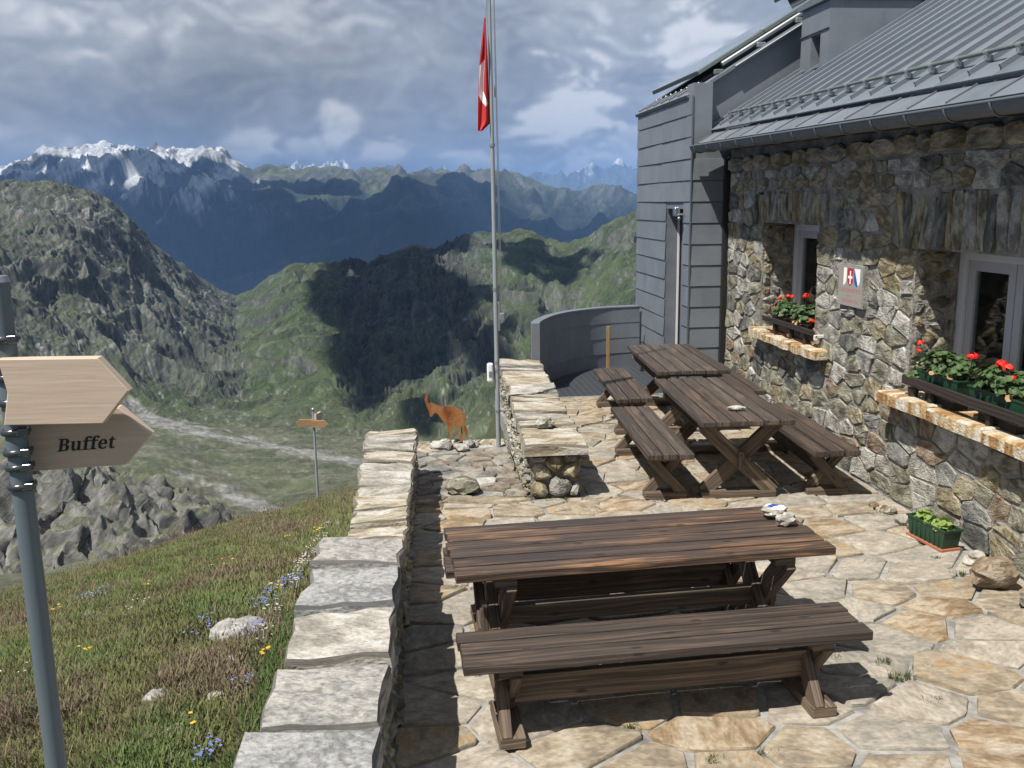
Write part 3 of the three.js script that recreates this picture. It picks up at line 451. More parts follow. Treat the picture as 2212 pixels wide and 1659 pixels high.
// a wall cap: any outline, a chipped arris and an uneven top
function capGeo(p, put, th, r) {
  if (area(p) < 0) p.reverse(); const c = centroid(p), n = p.length, an = rr(-0.3, 0.3, r), ca = Math.cos(an) / 0.75, sa = Math.sin(an) / 0.75, ou = r() * 7, ov = r() * 7, sd = r() * 40, ta = rr(-0.02, 0.02, r), tb = rr(-0.02, 0.02, r), P = [], U = [];
  const rings = [[1, 0, 0], [1, 0, 0.5], [1, 0, 0.86], [1, 0.012, 1], [0.7, 0, 1], [0.36, 0, 1]].map(([f, d, hh], k) => p.map(([x, y], i) => { const dx = x - c[0], dy = y - c[1], L = Math.hypot(dx, dy), q = Math.max(0.05, f - (d ? d * rr(0.5, 1.8, r) / L : 0)), X = c[0] + dx * q + (k === 1 ? rr(-0.008, 0.008, r) : 0), Y = c[1] + dy * q + (k === 1 ? rr(-0.008, 0.008, r) : 0); const w = th * hh + (hh > 0.8 ? ta * dx / 0.2 * q + tb * dy / 0.2 * q + 0.010 * n2(X * 6 + sd, Y * 6) + (hh < 1 ? rr(-0.012, 0.004, r) : 0) : 0); const W = put(X, Y, w); return [W[0], W[1], W[2], k < 3 ? i * 0.13 + ou : X * ca - Y * sa + ou, k < 3 ? w / 0.75 + ov : X * sa + Y * ca + ov]; }));
  const push = (a) => { P.push(a[0], a[1], a[2]); U.push(a[3], a[4]); };
  for (let k = 0; k < 5; k++) for (let i = 0; i < n; i++) { const j = (i + 1) % n; for (const q of [rings[k][i], rings[k + 1][j], rings[k][j], rings[k][i], rings[k + 1][i], rings[k + 1][j]]) push(q); }
  const mid = put(c[0], c[1], th + 0.010 * n2(c[0] * 6 + sd, c[1] * 6)); for (let i = 0; i < n; i++) { push(rings[5][i]); push([...mid, c[0] * ca - c[1] * sa + ou, c[0] * sa + c[1] * ca + ov]); push(rings[5][(i + 1) % n]); }
  return toCreasedNormals(tri(P, U), 0.55);
}
function capStones(parent, za, zb, xl, xr, y, len, mats, r, over = 0.02, thick = [0.06, 0.1]) { // from near za to far zb
  let z = za; while (z > zb + 0.1) { const l = Math.min(rr(len[0], len[1], r), z - zb); const z2 = z - l, k = () => rr(-0.025, 0.025, r);
    const Y = y(z - l / 2) + rr(-0.02, 0.012, r), th = rr(thick[0], thick[1], r), p = [], side = (x0, z0, x1, z1, n, am) => { for (let i = 0; i < n; i++) { const t = i / n; p.push([lerp(x0, x1, t) + rr(-am, am, r), lerp(z0, z1, t) + rr(-am, am, r) * 0.5]); } };
    const big = l > 0.39, e = big ? rr(0.012, 0.02, r) : rr(0.006, 0.013, r), step = big ? rr(-0.03, 0.035, r) : 0, xa = xl(z) - over - step, xb = xr(z) + over, xc = xr(z2) + over, xd = xl(z2) - over - step; side(xa, z - e, xb, z - e, 4, 0.010); side(xb, z - e, xc, z2 + e, 3, 0.016); side(xc, z2 + e, xd, z2 + e, 4, 0.010); side(xd, z2 + e, xa, z - e, 3, 0.022);
    const g = capGeo(p, (u, v, w) => [u, Y - th + w, v], th, r);
    if (g) mesh('cap_stone', g, pick(mats(z - l / 2), r), parent); z = z2; }
}
{ // near parapet on the left
  const w = thing('stone_parapet', 'low stone wall with pale cap stones along the meadow edge', 'stone wall');
  const r = rngOf(1103), xr = leftEdge, xl = (z) => lerp(-0.44, -0.62, clamp((z + 6.0) / 1.6)) + lerp(-0.01, 0, clamp((z + 8.4) / 3)), H = (z) => z > -5.35 ? 0.64 : 0.47;
  const core = (za, zb, h) => { const p = [[xl(za) + 0.05, za], [xr(za) - 0.03, za], [xr(zb) - 0.03, zb], [xl(zb) + 0.05, zb]]; const s = new THREE.Shape(p.map(([a, b]) => new THREE.Vector2(a, -b))); const g = new THREE.ExtrudeGeometry(s, { depth: h + 0.4, bevelEnabled: false }); g.rotateX(-Math.PI / 2); g.translate(0, -0.4, 0); return g.toNonIndexed(); };
  const c = merge([core(-1.2, -5.34, 0.56), core(-5.36, -8.66, 0.39)]); mesh('mortar_core', boxUV(c, 2, 1, 1), MORTAR, w);
  capStones(w, -1.2, -5.35, xl, xr, H, [0.40, 0.62], (z) => [[GRANITE[0], GRANITE[1], CAPST[1]][Math.floor(-z * 2.1) % 3]], r, 0.02, [0.12, 0.16]);
  capStones(w, -5.37, -8.7, xl, xr, H, [0.2, 0.42], () => CAPST, r, 0.02, [0.06, 0.09]);
  const ang = Math.atan2(-0.18, 5.4);
  const put = (u, v, k) => { const z = u; return [xr(z) - 0.03 + k, v, z]; };
  faceStones(w, [-5.34, -0.02, -1.9, 0.53], put, [0.12, 0.24], 1.9, [WALLST[0], WALLST[4], WALLST[5], WALLST[1]], r);
  faceStones(w, [-8.66, -0.02, -5.38, 0.38], put, [0.11, 0.2], 1.9, [WALLST[0], WALLST[4], WALLST[5], CAPST[0]], r);
  faceStones(w, [-0.42, 0.0, -0.06, 0.38], (u, v, k) => [u, v, -8.66 - k], [0.12, 0.2], 1.6, [WALLST[0], CAPST[0]], r);
  faceStones(w, [-0.56, 0.40, -0.1, 0.55], (u, v, k) => [u, v, -5.34 - k], [0.12, 0.2], 1.6, [WALLST[0], CAPST[0]], r);
}
{ // middle parapet beside the flagpole
  const w = thing('stone_parapet', 'low stone wall with cream cap stones beside the flagpole', 'stone wall');
  const r = rngOf(1117), xl = (z) => lerp(1.14, 0.95, clamp((z + 12.2) / 4.4)), xr = (z) => lerp(1.66, 1.45, clamp((z + 12.2) / 4.4)), H = () => 0.5;
  const p = [[xl(-7.82) + 0.04, -7.82], [xr(-7.82) - 0.04, -7.82], [xr(-12.15) - 0.04, -12.15], [xl(-12.15) + 0.04, -12.15]], s = new THREE.Shape(p.map(([a, b]) => new THREE.Vector2(a, -b))), g = new THREE.ExtrudeGeometry(s, { depth: 0.43 + 1.2, bevelEnabled: false }); g.rotateX(-Math.PI / 2); g.translate(0, -1.2, 0);
  mesh('mortar_core', boxUV(g.toNonIndexed(), 2, 1, 1), MORTAR, w);
  capStones(w, -7.70, -8.05, xl, xr, H, [0.35, 0.36], () => [CAPST[0]], r, 0.03, [0.1, 0.11]);
  capStones(w, -8.06, -12.2, xl, xr, H, [0.22, 0.42], () => [CAPST[0], CAPST[0], CAPST[1], TANST], r, 0.02, [0.06, 0.09]);
  faceStones(w, [-12.1, -0.3, -7.84, 0.42], (u, v, k) => [xl(u) + 0.04 - k, v, u], [0.07, 0.16], 2.2, [WALLST[0], WALLST[2], WALLST[4], WALLST[5], WALLST[0]], r);
  faceStones(w, [-12.1, 0, -7.84, 0.42], (u, v, k) => [xr(u) - 0.04 + k, v, u], [0.12, 0.22], 1.8, [WALLST[0], WALLST[2], WALLST[4]], r);
  faceStones(w, [0.99, 0, 1.42, 0.40], (u, v, k) => [u, v, -7.82 + k], [0.17, 0.26], 1.4, [WALLST[4], WALLST[5], TANST], r, { thick: 0.05, dome: 0.02 });
}
tag(mesh('loose_rock', rockGeo(0.10, 0.055, 0.075, 3.3, 3, 0.3, 1.0), WALLST[2], scene), 'grey brown rock lying on the cap of the low wall', 'rock').position.set(1.19, 0.496, -8.32);
console.log('parapets');

// ------------------------------------------------------------------ the stone hut
const WX = 4.1, SL = 0.6, roofY = (x) => 3.33 + SL * (x - 3.85), annY = (x) => 3.87 + SL * (x - 3.6);
const OPEN = [[-10.55, 1.02, -9.05, 2.3], [-7.2, 0.91, -4.6, 2.16]];
{
  const hut = thing('stone_hut', 'rubble stone mountain hut with grey standing seam metal roof', 'building'), r = rngOf(2003);
  const s = new THREE.Shape([[2, -0.3], [11.73, -0.3], [11.73, 3.2], [2, 3.2]].map((p) => new THREE.Vector2(...p)));
  for (const [z0, y0, z1, y1] of OPEN) s.holes.push(new THREE.Path([[-z1, y0], [-z0, y0], [-z0, y1], [-z1, y1]].map((p) => new THREE.Vector2(...p))));
  const wg = new THREE.ExtrudeGeometry(s, { depth: 0.42, bevelEnabled: false }); wg.applyMatrix4(new THREE.Matrix4().makeBasis(V(0, 0, -1), V(0, 1, 0), V(1, 0, 0)).setPosition(WX, 0, 0));
  const wall = mesh('wall', boxUV(wg.index ? wg.toNonIndexed() : wg, 2, 1.3, 1.3), MORTAR, hut); wall.userData.label = 'grey mortar bed of the rubble wall';
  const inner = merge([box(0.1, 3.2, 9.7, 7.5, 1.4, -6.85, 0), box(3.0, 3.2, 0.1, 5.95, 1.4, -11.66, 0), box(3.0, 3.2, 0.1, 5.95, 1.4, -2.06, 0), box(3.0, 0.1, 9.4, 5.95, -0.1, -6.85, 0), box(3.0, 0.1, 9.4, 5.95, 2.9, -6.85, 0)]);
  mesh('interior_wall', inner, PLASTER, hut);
  // rubble face
  const rect = [-11.72, 0.0, -3.4, 2.9], zones = [...OPEN, [-10.85, 2.3, -8.8, 2.66], [-7.55, 2.16, -4.3, 2.62]], inZ = ([u, v], m = 0) => zones.some(([a, b, c, d]) => u > a - m && u < c + m && v > b - m && v < d + m);
  const plaque = [-8.5, 1.56, -7.97, 1.97]; zones.push(plaque);
  const sites = [], gh = []; for (let v = 0.03; v < 2.9;) { const hgt = rr(0.10, 0.22, r); for (let u = -11.72 + rr(0, 0.2, r); u < -3.4;) { const w = rr(0.17, 0.52, r) * (r() < 0.25 ? 0.6 : 1); const p = [u + w / 2 + rr(-0.02, 0.02, r), v + hgt / 2 + rr(-0.035, 0.035, r)]; if (!inZ(p, 0.02) && p[1] < 2.9 && p[0] < -3.4) sites.push(p); u += w; } v += hgt; }
  for (const z of zones) gh.push(...mirrorRect(sites, z, 0.35));
  for (const [u, v] of sites) { if (u < -11.3) gh.push([2 * -11.72 - u, v]); if (v < 0.4) gh.push([u, -v]); if (v > 2.5) gh.push([u, 2 * 2.9 - v]); if (u > -3.8) gh.push([2 * -3.4 - u, v]); }
  const put = (u, v, w) => [WX - w, v, u], list = [];
  const matAt = (k) => { const q = r(); return q < 0.30 ? WALLST[0] : q < 0.40 ? WALLST[1] : q < 0.64 ? WALLST[2] : q < 0.72 ? WALLST[3] : q < 0.90 ? WALLST[4] : WALLST[5]; };
  cells(sites, gh, rect, 1.7).forEach((p) => {
    if (p.length < 3) return; const small = r() < 0.25, g = stone(p, put, { thick: rr(0.006, 0.022, r), depth: 0.02, bevel: rr(0.005, 0.011, r), dome: rr(-0.003, 0.004, r), rough: 0.004, inset: small ? rr(0.011, 0.02, r) : rr(0.005, 0.011, r), jit: 0.013, tilt: 0.014, uvs: 0.5, turn: rr(-0.5, 0.5, r) + (r() < 0.25 ? 1.2 : 0), crease: 0.5, cut: [0.05, 0.14], r });
    if (g) list.push([screenArea(p.map(([u, v]) => put(u, v, 0.03))), g, matAt()]);
  });
  // standing stones over the openings, and the long course under the eaves
  for (const [z0, y0, z1, y1] of [[-10.8, 2.3, -8.85, 2.66], [-7.5, 2.16, -4.35, 2.62]]) {
    let z = z0; while (z < z1 - 0.04) { const w = Math.min(rr(0.075, 0.17, r), z1 - z), m = (z + w / 2 - (z0 + z1) / 2) / ((z1 - z0) / 2), a = 0.05 * (1 - m * m), top = y1 + a * 0.4 - rr(0, 0.05, r), bot = y0 - 0.03 + a;
      const p = [[z, bot + rr(-0.01, 0.01, r)], [z + w, bot + rr(-0.01, 0.01, r)], [z + w + rr(-0.012, 0.012, r), top], [z + rr(-0.012, 0.012, r), top]], g = stone(p, put, { thick: rr(0.015, 0.035, r), depth: 0.02, bevel: 0.012, dome: 0.004, rough: 0.006, inset: 0.005, cut: [0.1, 0.2], jit: 0.006, tilt: 0.03, uvs: 0.5, turn: 1.57 + rr(-0.2, 0.2, r), crease: 0.5, r });
      if (g) list.push([screenArea(p.map(([u, v]) => put(u, v, 0))), g, pick([WALLST[0], WALLST[4], WALLST[5], WALLST[0], WALLST[5], WALLST[1]], r)]); z += w; }
  }
  { let z = -11.72; while (z < -3.4) { const w = rr(0.22, 0.62, r), p = [[z, 2.91], [z + w, 2.9 + rr(-0.02, 0.02, r)], [z + w, 3.08], [z, 3.08]], g = stone(p, put, { thick: 0.05, depth: 0.02, bevel: 0.018, rough: 0.008, inset: 0.006, jit: 0.006, tilt: 0.02, uvs: 0.7, turn: rr(-0.2, 0.2, r), r }); if (g) list.push([screenArea(p.map(([u, v]) => put(u, v, 0))), g, pick([TANST, WALLST[4], WALLST[0]], r)]); z += w; } }
  list.sort((a, b) => b[0] - a[0]);
  const rest = new Map(); list.forEach(([, g, m], i) => { if (i < 290) mesh('stone', g, m, wall); else { if (!rest.has(m)) rest.set(m, []); rest.get(m).push(g); } });
  for (const [m, gs] of rest) stuff(mesh('small_stones', mergeGeometries(gs), m, wall));
  console.log('wall stones', list.length);
  // window reveals
  for (const [z0, y0, z1, y1] of OPEN) faceStones(wall, [WX + 0.01, y0, WX + 0.37, y1 - 0.02], (u, v, k) => [u, v, z0 + k], [0.12, 0.2], 1.2, [WALLST[0], WALLST[5], WALLST[4]], r, { thick: 0.012, depth: 0.02, rough: 0.004 }, 'reveal_stone');
  // sills
  const sill = (z0, z1, y, x0, n, mats) => { const ps = thingPart('window_sill', hut); let z = z0; for (let i = 0; i < n; i++) { const w = (z1 - z0) / n * rr(0.75, 1.25, r), e = i === n - 1 ? z1 : Math.min(z1, z + w), j = () => rr(-0.02, 0.02, r); const g = stone([[x0 + j(), z], [WX + 0.37, z], [WX + 0.37, e], [x0 + j(), e], [x0 + j(), (z + e) / 2]], (u, v, k) => [u, y - 0.085 + k, v], { thick: 0.085, depth: 0, bevel: 0.012, rough: 0.005, inset: 0.002, jit: 0.006, tilt: 0.006, round: 0, uvs: 0.9, turn: 1.57 + rr(-0.15, 0.15, r), crease: 0.5, r }); if (g) mesh('sill_stone', g, pick(mats, r), ps); z = e; if (z >= z1) break; } };
  sill(-10.55, -8.68, 1.075, 3.93, 7, [SILLST]); sill(-7.36, -4.4, 0.955, 3.92, 5, [SILLST, CAPST[1], SILLST]);
  // windows
  const win = (z0, y0, z1, y1, bars) => {
    const w = thingPart('window', hut), x = WX + 0.41, fr = [];
    mesh('frame', merge([box(0.07, y1 - y0, 0.09, x, (y0 + y1) / 2, z0 + 0.045), box(0.07, y1 - y0, 0.09, x, (y0 + y1) / 2, z1 - 0.045), box(0.07, 0.09, z1 - z0 - 0.18, x, y1 - 0.045, (z0 + z1) / 2), box(0.07, 0.08, z1 - z0 - 0.18, x, y0 + 0.04, (z0 + z1) / 2)]), WHITEFR, w);
    const a = z0 + 0.09, b = z1 - 0.09, n = bars, sw = (b - a) / n;
    for (let i = 0; i < n; i++) { const p = a + i * sw + 0.004, q = a + (i + 1) * sw - 0.004, lo = y0 + 0.082, hi = y1 - 0.092, f = 0.085; mesh('sash', merge([box(0.05, hi - lo, f, x + 0.02, (lo + hi) / 2, p + f / 2), box(0.05, hi - lo, f, x + 0.02, (lo + hi) / 2, q - f / 2), box(0.05, f, q - p - 2 * f, x + 0.02, hi - f / 2, (p + q) / 2), box(0.05, f, q - p - 2 * f, x + 0.02, lo + f / 2, (p + q) / 2)]), FRAME, w); mesh('pane', box(0.006, hi - lo - 2 * f, q - p - 2 * f, x + 0.02, (lo + hi) / 2, (p + q) / 2, 0), GLASS, w); }
  };
  win(-10.55, 1.06, -9.05, 2.3, 2); win(-7.2, 0.95, -4.6, 2.16, 4);
  // roof: sheets with standing seams
  const roof = thingPart('roof', hut), ux = 1 / Math.hypot(1, SL), uy = SL * ux, ang = Math.atan(SL), pitch = 0.352, L = (9.2 - 3.85) / ux;
  const sheet = boxUV(box(L, 0.014, pitch - 0.012, L / 2, 0, 0, 0.003), 0, 2.5, 0.8), seam = boxUV(box(L - 0.05, 0.046, 0.018, L / 2 + 0.05, 0.024, 0, 0.004), 0, 2.5, 0.8);
  const pipeX = 4.03, clampG = merge([box(0.04, 0.05, 0.03, 0, -0.03, 0, 0.006), bar(V(0, 0, -0.022), V(0, 0, 0.022), 0.024, 10)]);
  const guard = thingPart('snow_guard', hut); mesh('pipe', bar(V(pipeX, roofY(pipeX) + 0.095, -11.62), V(pipeX, roofY(pipeX) + 0.095, -2), 0.016, 10), GREENISH, guard);
  for (let i = 0, z = -12.03; z < -2.2; z += pitch, i++) {
    const m = mesh('roof_sheet', sheet, pick(ZINCROOF, r), roof); m.position.set(3.85, roofY(3.85), z + pitch / 2); m.rotation.z = ang;
    const q = mesh('seam', seam, ZINCROOF[1], roof); q.position.set(3.85, roofY(3.85), z); q.rotation.z = ang;
    if (z > -11.7) { const c = mesh('clamp', clampG, GALV, guard); c.position.set(pipeX, roofY(pipeX) + 0.09, z); }
  }
  mesh('roof_deck', boxUV((() => { const g = box(L - 0.4, 0.1, 9.9, L / 2 + 0.2, -0.065, 0, 0); g.rotateZ(ang); g.translate(3.85, roofY(3.85), -7.1); return g; })(), 0), WOODDARK, roof);
  // flashing into the gutter
  const joint = (() => { const g = box(0.27, 0.02, 0.012, 0, 0, 0, 0.003); g.rotateZ(Math.atan2(0.15, 0.27)); return boxUV(g, 0); })();
  for (let z = -11.72, i = 0; z < -2.1; z += 0.5, i++) { const g = box(0.30, 0.006, 0.494, 0, 0, 0, 0); g.rotateZ(Math.atan2(0.15, 0.27)); const m = mesh('eave_flashing', boxUV(g, 2), ZINCROOF[i % 3], roof); m.position.set(3.765, 3.235, z + 0.25); const j = mesh('flashing_joint', joint, ZINCTRIM, roof); j.position.set(3.765, 3.242, z); }
  const gut = thingPart('gutter', hut); { const sh = new THREE.Shape(); sh.absarc(0, 0, 0.078, Math.PI, 0, false); sh.absarc(0, 0, 0.072, 0, Math.PI, true); const g = new THREE.ExtrudeGeometry(sh, { depth: 9.7, bevelEnabled: false, curveSegments: 10 }); g.translate(3.615, 3.125, -11.72); mesh('channel', boxUV(g.index ? g.toNonIndexed() : g, 2), ZINCTRIM, gut); mesh('rim', bar(V(3.537, 3.13, -11.72), V(3.537, 3.13, -2.02), 0.011, 6), ZINCTRIM, gut); mesh('end_cap', (() => { const g2 = new THREE.CylinderGeometry(0.078, 0.078, 0.006, 14, 1, false, 0, Math.PI); g2.rotateX(Math.PI / 2); g2.rotateZ(-Math.PI / 2); g2.translate(3.615, 3.125, -11.725); return g2; })(), ZINCTRIM, gut); }
  const bg = (() => { const g = new THREE.TorusGeometry(0.083, 0.007, 5, 10, Math.PI); g.rotateZ(Math.PI); return g; })();
  for (let z = -11.55; z < -2.2; z += 0.5) { const b = mesh('bracket', bg, ZINCTRIM, gut); b.scale.z = 2; b.position.set(3.615, 3.125, z); }
  const sf = mesh('soffit', boxUV(box(0.42, 0.03, 9.7, 3.88, 3.10, -6.87, 0), 2), WOODDARK, hut);
  for (const g of [roof, guard, gut, sf]) { g.rotation.x = 0.0145; g.position.y = -5.0 * Math.sin(0.0145); }   // the eaves are not quite level
  // dormer breaking through the roof
  const dm = thingPart('dormer', hut), X0 = 4.95, za = -11.72, zb = -10.93, yt = 4.83;
  const ds = new THREE.Shape([[-zb, 3.86], [-za, 3.86], [-za, yt], [-zb, yt]].map((p) => new THREE.Vector2(...p))); ds.holes.push(new THREE.Path([[11.16, 4.13], [11.42, 4.13], [11.42, 4.5], [11.16, 4.5]].map((p) => new THREE.Vector2(...p))));
  const dg = new THREE.ExtrudeGeometry(ds, { depth: 0.16, bevelEnabled: false }); dg.applyMatrix4(new THREE.Matrix4().makeBasis(V(0, 0, -1), V(0, 1, 0), V(1, 0, 0)).setPosition(X0, 0, 0)); mesh('window_cheek', boxUV(dg.toNonIndexed ? (dg.index ? dg.toNonIndexed() : dg) : dg, 2), ZINC[1], dm);
  mesh('cladding', boxUV(box(1.5, yt - 3.9, zb - za, X0 + 0.16 + 0.75, (yt + 3.9) / 2, (za + zb) / 2, 0), 0, 1.5, 1.5), ZINC[0], dm);
  mesh('pane', box(0.01, 0.36, 0.25, X0 + 0.155, 4.315, -11.29, 0), BLACK, dm); mesh('window_post', merge([box(0.03, 0.17, 0.02, X0 + 0.14, 4.22, -11.20), box(0.03, 0.13, 0.02, X0 + 0.14, 4.20, -11.245)]), STAKE, dm);
  for (const [y, w] of [[4.525, 0.8], [4.105, 0.8]]) mesh('drip_edge', box(0.02, 0.014, w, X0 - 0.008, y, (za + zb) / 2), ZINCTRIM, dm);
  mesh('dormer_roof', boxUV(box(1.7, 0.05, 0.86, X0 + 0.8, yt + 0.03, (za + zb) / 2), 0), ZINCROOF[0], dm);
}
function thingPart(name, parent) { const g = new THREE.Group(); g.name = name; parent.add(g); return g; }

// ------------------------------------------------------------------ the metal-clad annex
{
  const an = thing('metal_clad_annex', 'grey zinc clad annex tower with narrow door at the end of the hut', 'building'), r = rngOf(2017), D0 = -13.0, D1 = -12.14, DT = 2.45;
  const sh = new THREE.Shape([[3.86, -0.6], [9.2, -0.6], [9.2, annY(9.2) - 0.03], [3.86, annY(3.86) - 0.03]].map((p) => new THREE.Vector2(...p))), cg = new THREE.ExtrudeGeometry(sh, { depth: 2.62, bevelEnabled: false }); cg.translate(0, 0, -14.69);
  mesh('wall', boxUV(cg.index ? cg.toNonIndexed() : cg, 1, 2, 2), ZINC[0], an);
  mesh('backing', boxUV(merge([box(0.23, 4.44, 1.66, 3.737, 1.62, -13.84, 0), box(0.23, 1.39, 0.84, 3.737, 3.145, -12.57, 0), box(0.23, 4.44, 0.30, 3.737, 1.62, -11.985, 0), box(0.36, 3.8, 0.2, 4.035, 1.32, -11.93, 0)]), 1), ZINC[2], an);
  const h = 0.272, panel = (w, side) => boxUV(box(side ? w : 0.012, h - 0.006, side ? 0.012 : w, 0, 0, 0, 0.003), side ? 0 : 2, 1.6, 1.6, R0() * 3, R0() * 3);
  for (let k = 0, y = -0.18; y < 3.86; y += h, k++) {
    const hh = Math.min(h, 3.87 - y);
    const add = (z0, z1) => { const m = mesh('cladding_panel', panel(z1 - z0 - 0.004, false), pick(ZINC, r), an); m.scale.y = hh / h; m.position.set(3.612, y + hh / 2, (z0 + z1) / 2); m.rotation.set(rr(-0.003, 0.003, r), rr(-0.004, 0.004, r), -0.045 + rr(-0.008, 0.008, r)); };
    if (y + h * 0.6 < DT) { add(-14.7, D0); add(D1, -11.82); } else { add(-14.7, -13.25); add(-13.25, -11.82); }
    if (y < 3.0) { const m = mesh('cladding_panel', panel(0.44, true), pick(ZINC, r), an); m.position.set(3.83, y + h / 2, -11.815); m.rotation.set(-0.045 + rr(-0.01, 0.01, r), rr(-0.004, 0.004, r), rr(-0.003, 0.003, r)); }
  }
  mesh('corner_trim', boxUV(box(0.02, 4.0, 0.02, 3.604, 1.86, -11.806, 0.003), 1), ZINCTRIM, an);
  mesh('corner_post', boxUV(box(0.09, 3.3, 0.08, 4.075, 1.45, -11.79, 0.003), 1), ZINCDARK, an);
  mesh('pier', boxUV(box(0.255, 0.78, 0.26, 3.735, 3.62, -11.94, 0.004), 1, 1.6, 1.6), ZINC[1], an);
  // door in its recess
  const dr = thingPart('door', an); mesh('leaf', merge([box(0.05, 2.25, 0.10, 3.87, 1.17, D0 + 0.06), box(0.05, 2.25, 0.10, 3.87, 1.17, D1 - 0.06), box(0.05, 0.14, 0.62, 3.87, 2.22, -12.57), box(0.05, 0.35, 0.62, 3.87, 0.22, -12.57)]), zincMat([0.30, 0.31, 0.33], 361), dr);
  mesh('pane', box(0.012, 1.75, 0.62, 3.868, 1.27, -12.57, 0), std({ color: new THREE.Color(0.035, 0.037, 0.04), roughness: 0.12 }), dr); mesh('edge_strip', box(0.03, 2.3, 0.018, 3.80, 1.2, D0 + 0.012), WHITEFR, dr);
  const lp = thingPart('wall_lamp', an); mesh('lamp_body', new RoundedBoxGeometry(0.085, 0.13, 0.11, 3, 0.03).translate(3.52, 2.42, -12.16), STEEL, lp); mesh('lamp_arm', merge([bar(V(3.6, 2.38, -12.08), V(3.52, 2.38, -12.1), 0.012), new THREE.SphereGeometry(0.022, 10, 8).translate(3.53, 2.33, -12.07).toNonIndexed()]), STEEL, lp);
  // roof of the annex
  const rf = thingPart('roof', an), ang = Math.atan(SL), c = Math.cos(ang), L = (9.2 - 3.58) / c;
  const slab = (x0, l, off, th, z0, z1, m, name, par = rf) => { const g = box(l, th, z1 - z0, l / 2, off, 0, 0.006); const q = mesh(name, boxUV(g, 0, 2, 1), m, par); q.position.set(x0, annY(x0), (z0 + z1) / 2); q.rotation.z = ang; return q; };
  slab(3.58, L, 0.0, 0.05, -14.74, -11.98, ZINCROOF[1], 'roof_sheet');
  for (let z = -14.6; z < -12.1; z += 0.42) slab(3.62, L - 0.1, 0.04, 0.03, z - 0.008, z + 0.008, ZINCROOF[0], 'seam');
  const PANELTOP = new THREE.MeshPhysicalMaterial({ color: new THREE.Color(0.22, 0.27, 0.33), roughness: 0.18, clearcoat: 1, clearcoatRoughness: 0.05 });
  for (let k = 0; k < 4; k++) { const x0 = 3.86 + k * 0.86; const p = slab(x0, 1.0, 0.17, 0.05, -14.45, -12.16, GREENISH, 'solar_panel'); const g = slab(x0, 0.96, 0.20, 0.012, -14.42, -12.19, PANELTOP, 'panel_glass'); }
  for (let k = 0; k < 9; k++) mesh('bolt', new THREE.SphereGeometry(0.019, 8, 6).translate(3.80, annY(3.80) + 0.06, -14.3 + k * 0.26), GALV, rf);
  const vp = thingPart('verge_rail', an), P = (x, o, z) => V(x, annY(x) + o, z); mesh('rail', bar(P(4.05, 0.13, -12.06), P(7.6, 0.13, -12.06), 0.03, 10), GALV, vp); mesh('lower_rail', bar(P(4.2, 0.0, -11.97), P(7.0, 0.0, -11.97), 0.012, 8), GALV, vp);
  for (const x of [4.0, 4.55, 5.05, 5.6, 6.1]) mesh('clip', box(0.12, 0.06, 0.06, x, annY(x) + 0.06, -12.03, 0.01).toNonIndexed(), x < 4.1 ? GREENISH : GALV, vp);
  for (const x of [4.15, 4.55, 5.0]) { const m = mesh('roof_hook', merge([bar(V(-0.05, 0, 0), V(0.09, 0.02, 0), 0.016, 8), bar(V(0.09, 0.02, -0.04), V(0.09, 0.02, 0.05), 0.03, 8), box(0.05, 0.05, 0.04, -0.05, -0.03, 0)]), GALV, vp); m.position.set(x, roofY(x) + 0.09, -11.82); m.rotation.z = 0.3; }
  const hx = 6.05, ht = thingPart('roof_hatch', an); mesh('curb', boxUV((() => { const g = box(1.6, 0.3, 1.5, 0.85, 0.15, 0, 0); g.rotateZ(ang); g.translate(hx, annY(hx), -13.95); return g; })(), 0), ZINCDARK, ht); mesh('lid', boxUV((() => { const g = box(1.9, 0.05, 1.6, 0.85, 0.33, 0, 0.005); g.rotateZ(ang); g.translate(hx - 0.03, annY(hx), -13.95); return g; })(), 0), ZINCROOF[1], ht);
}
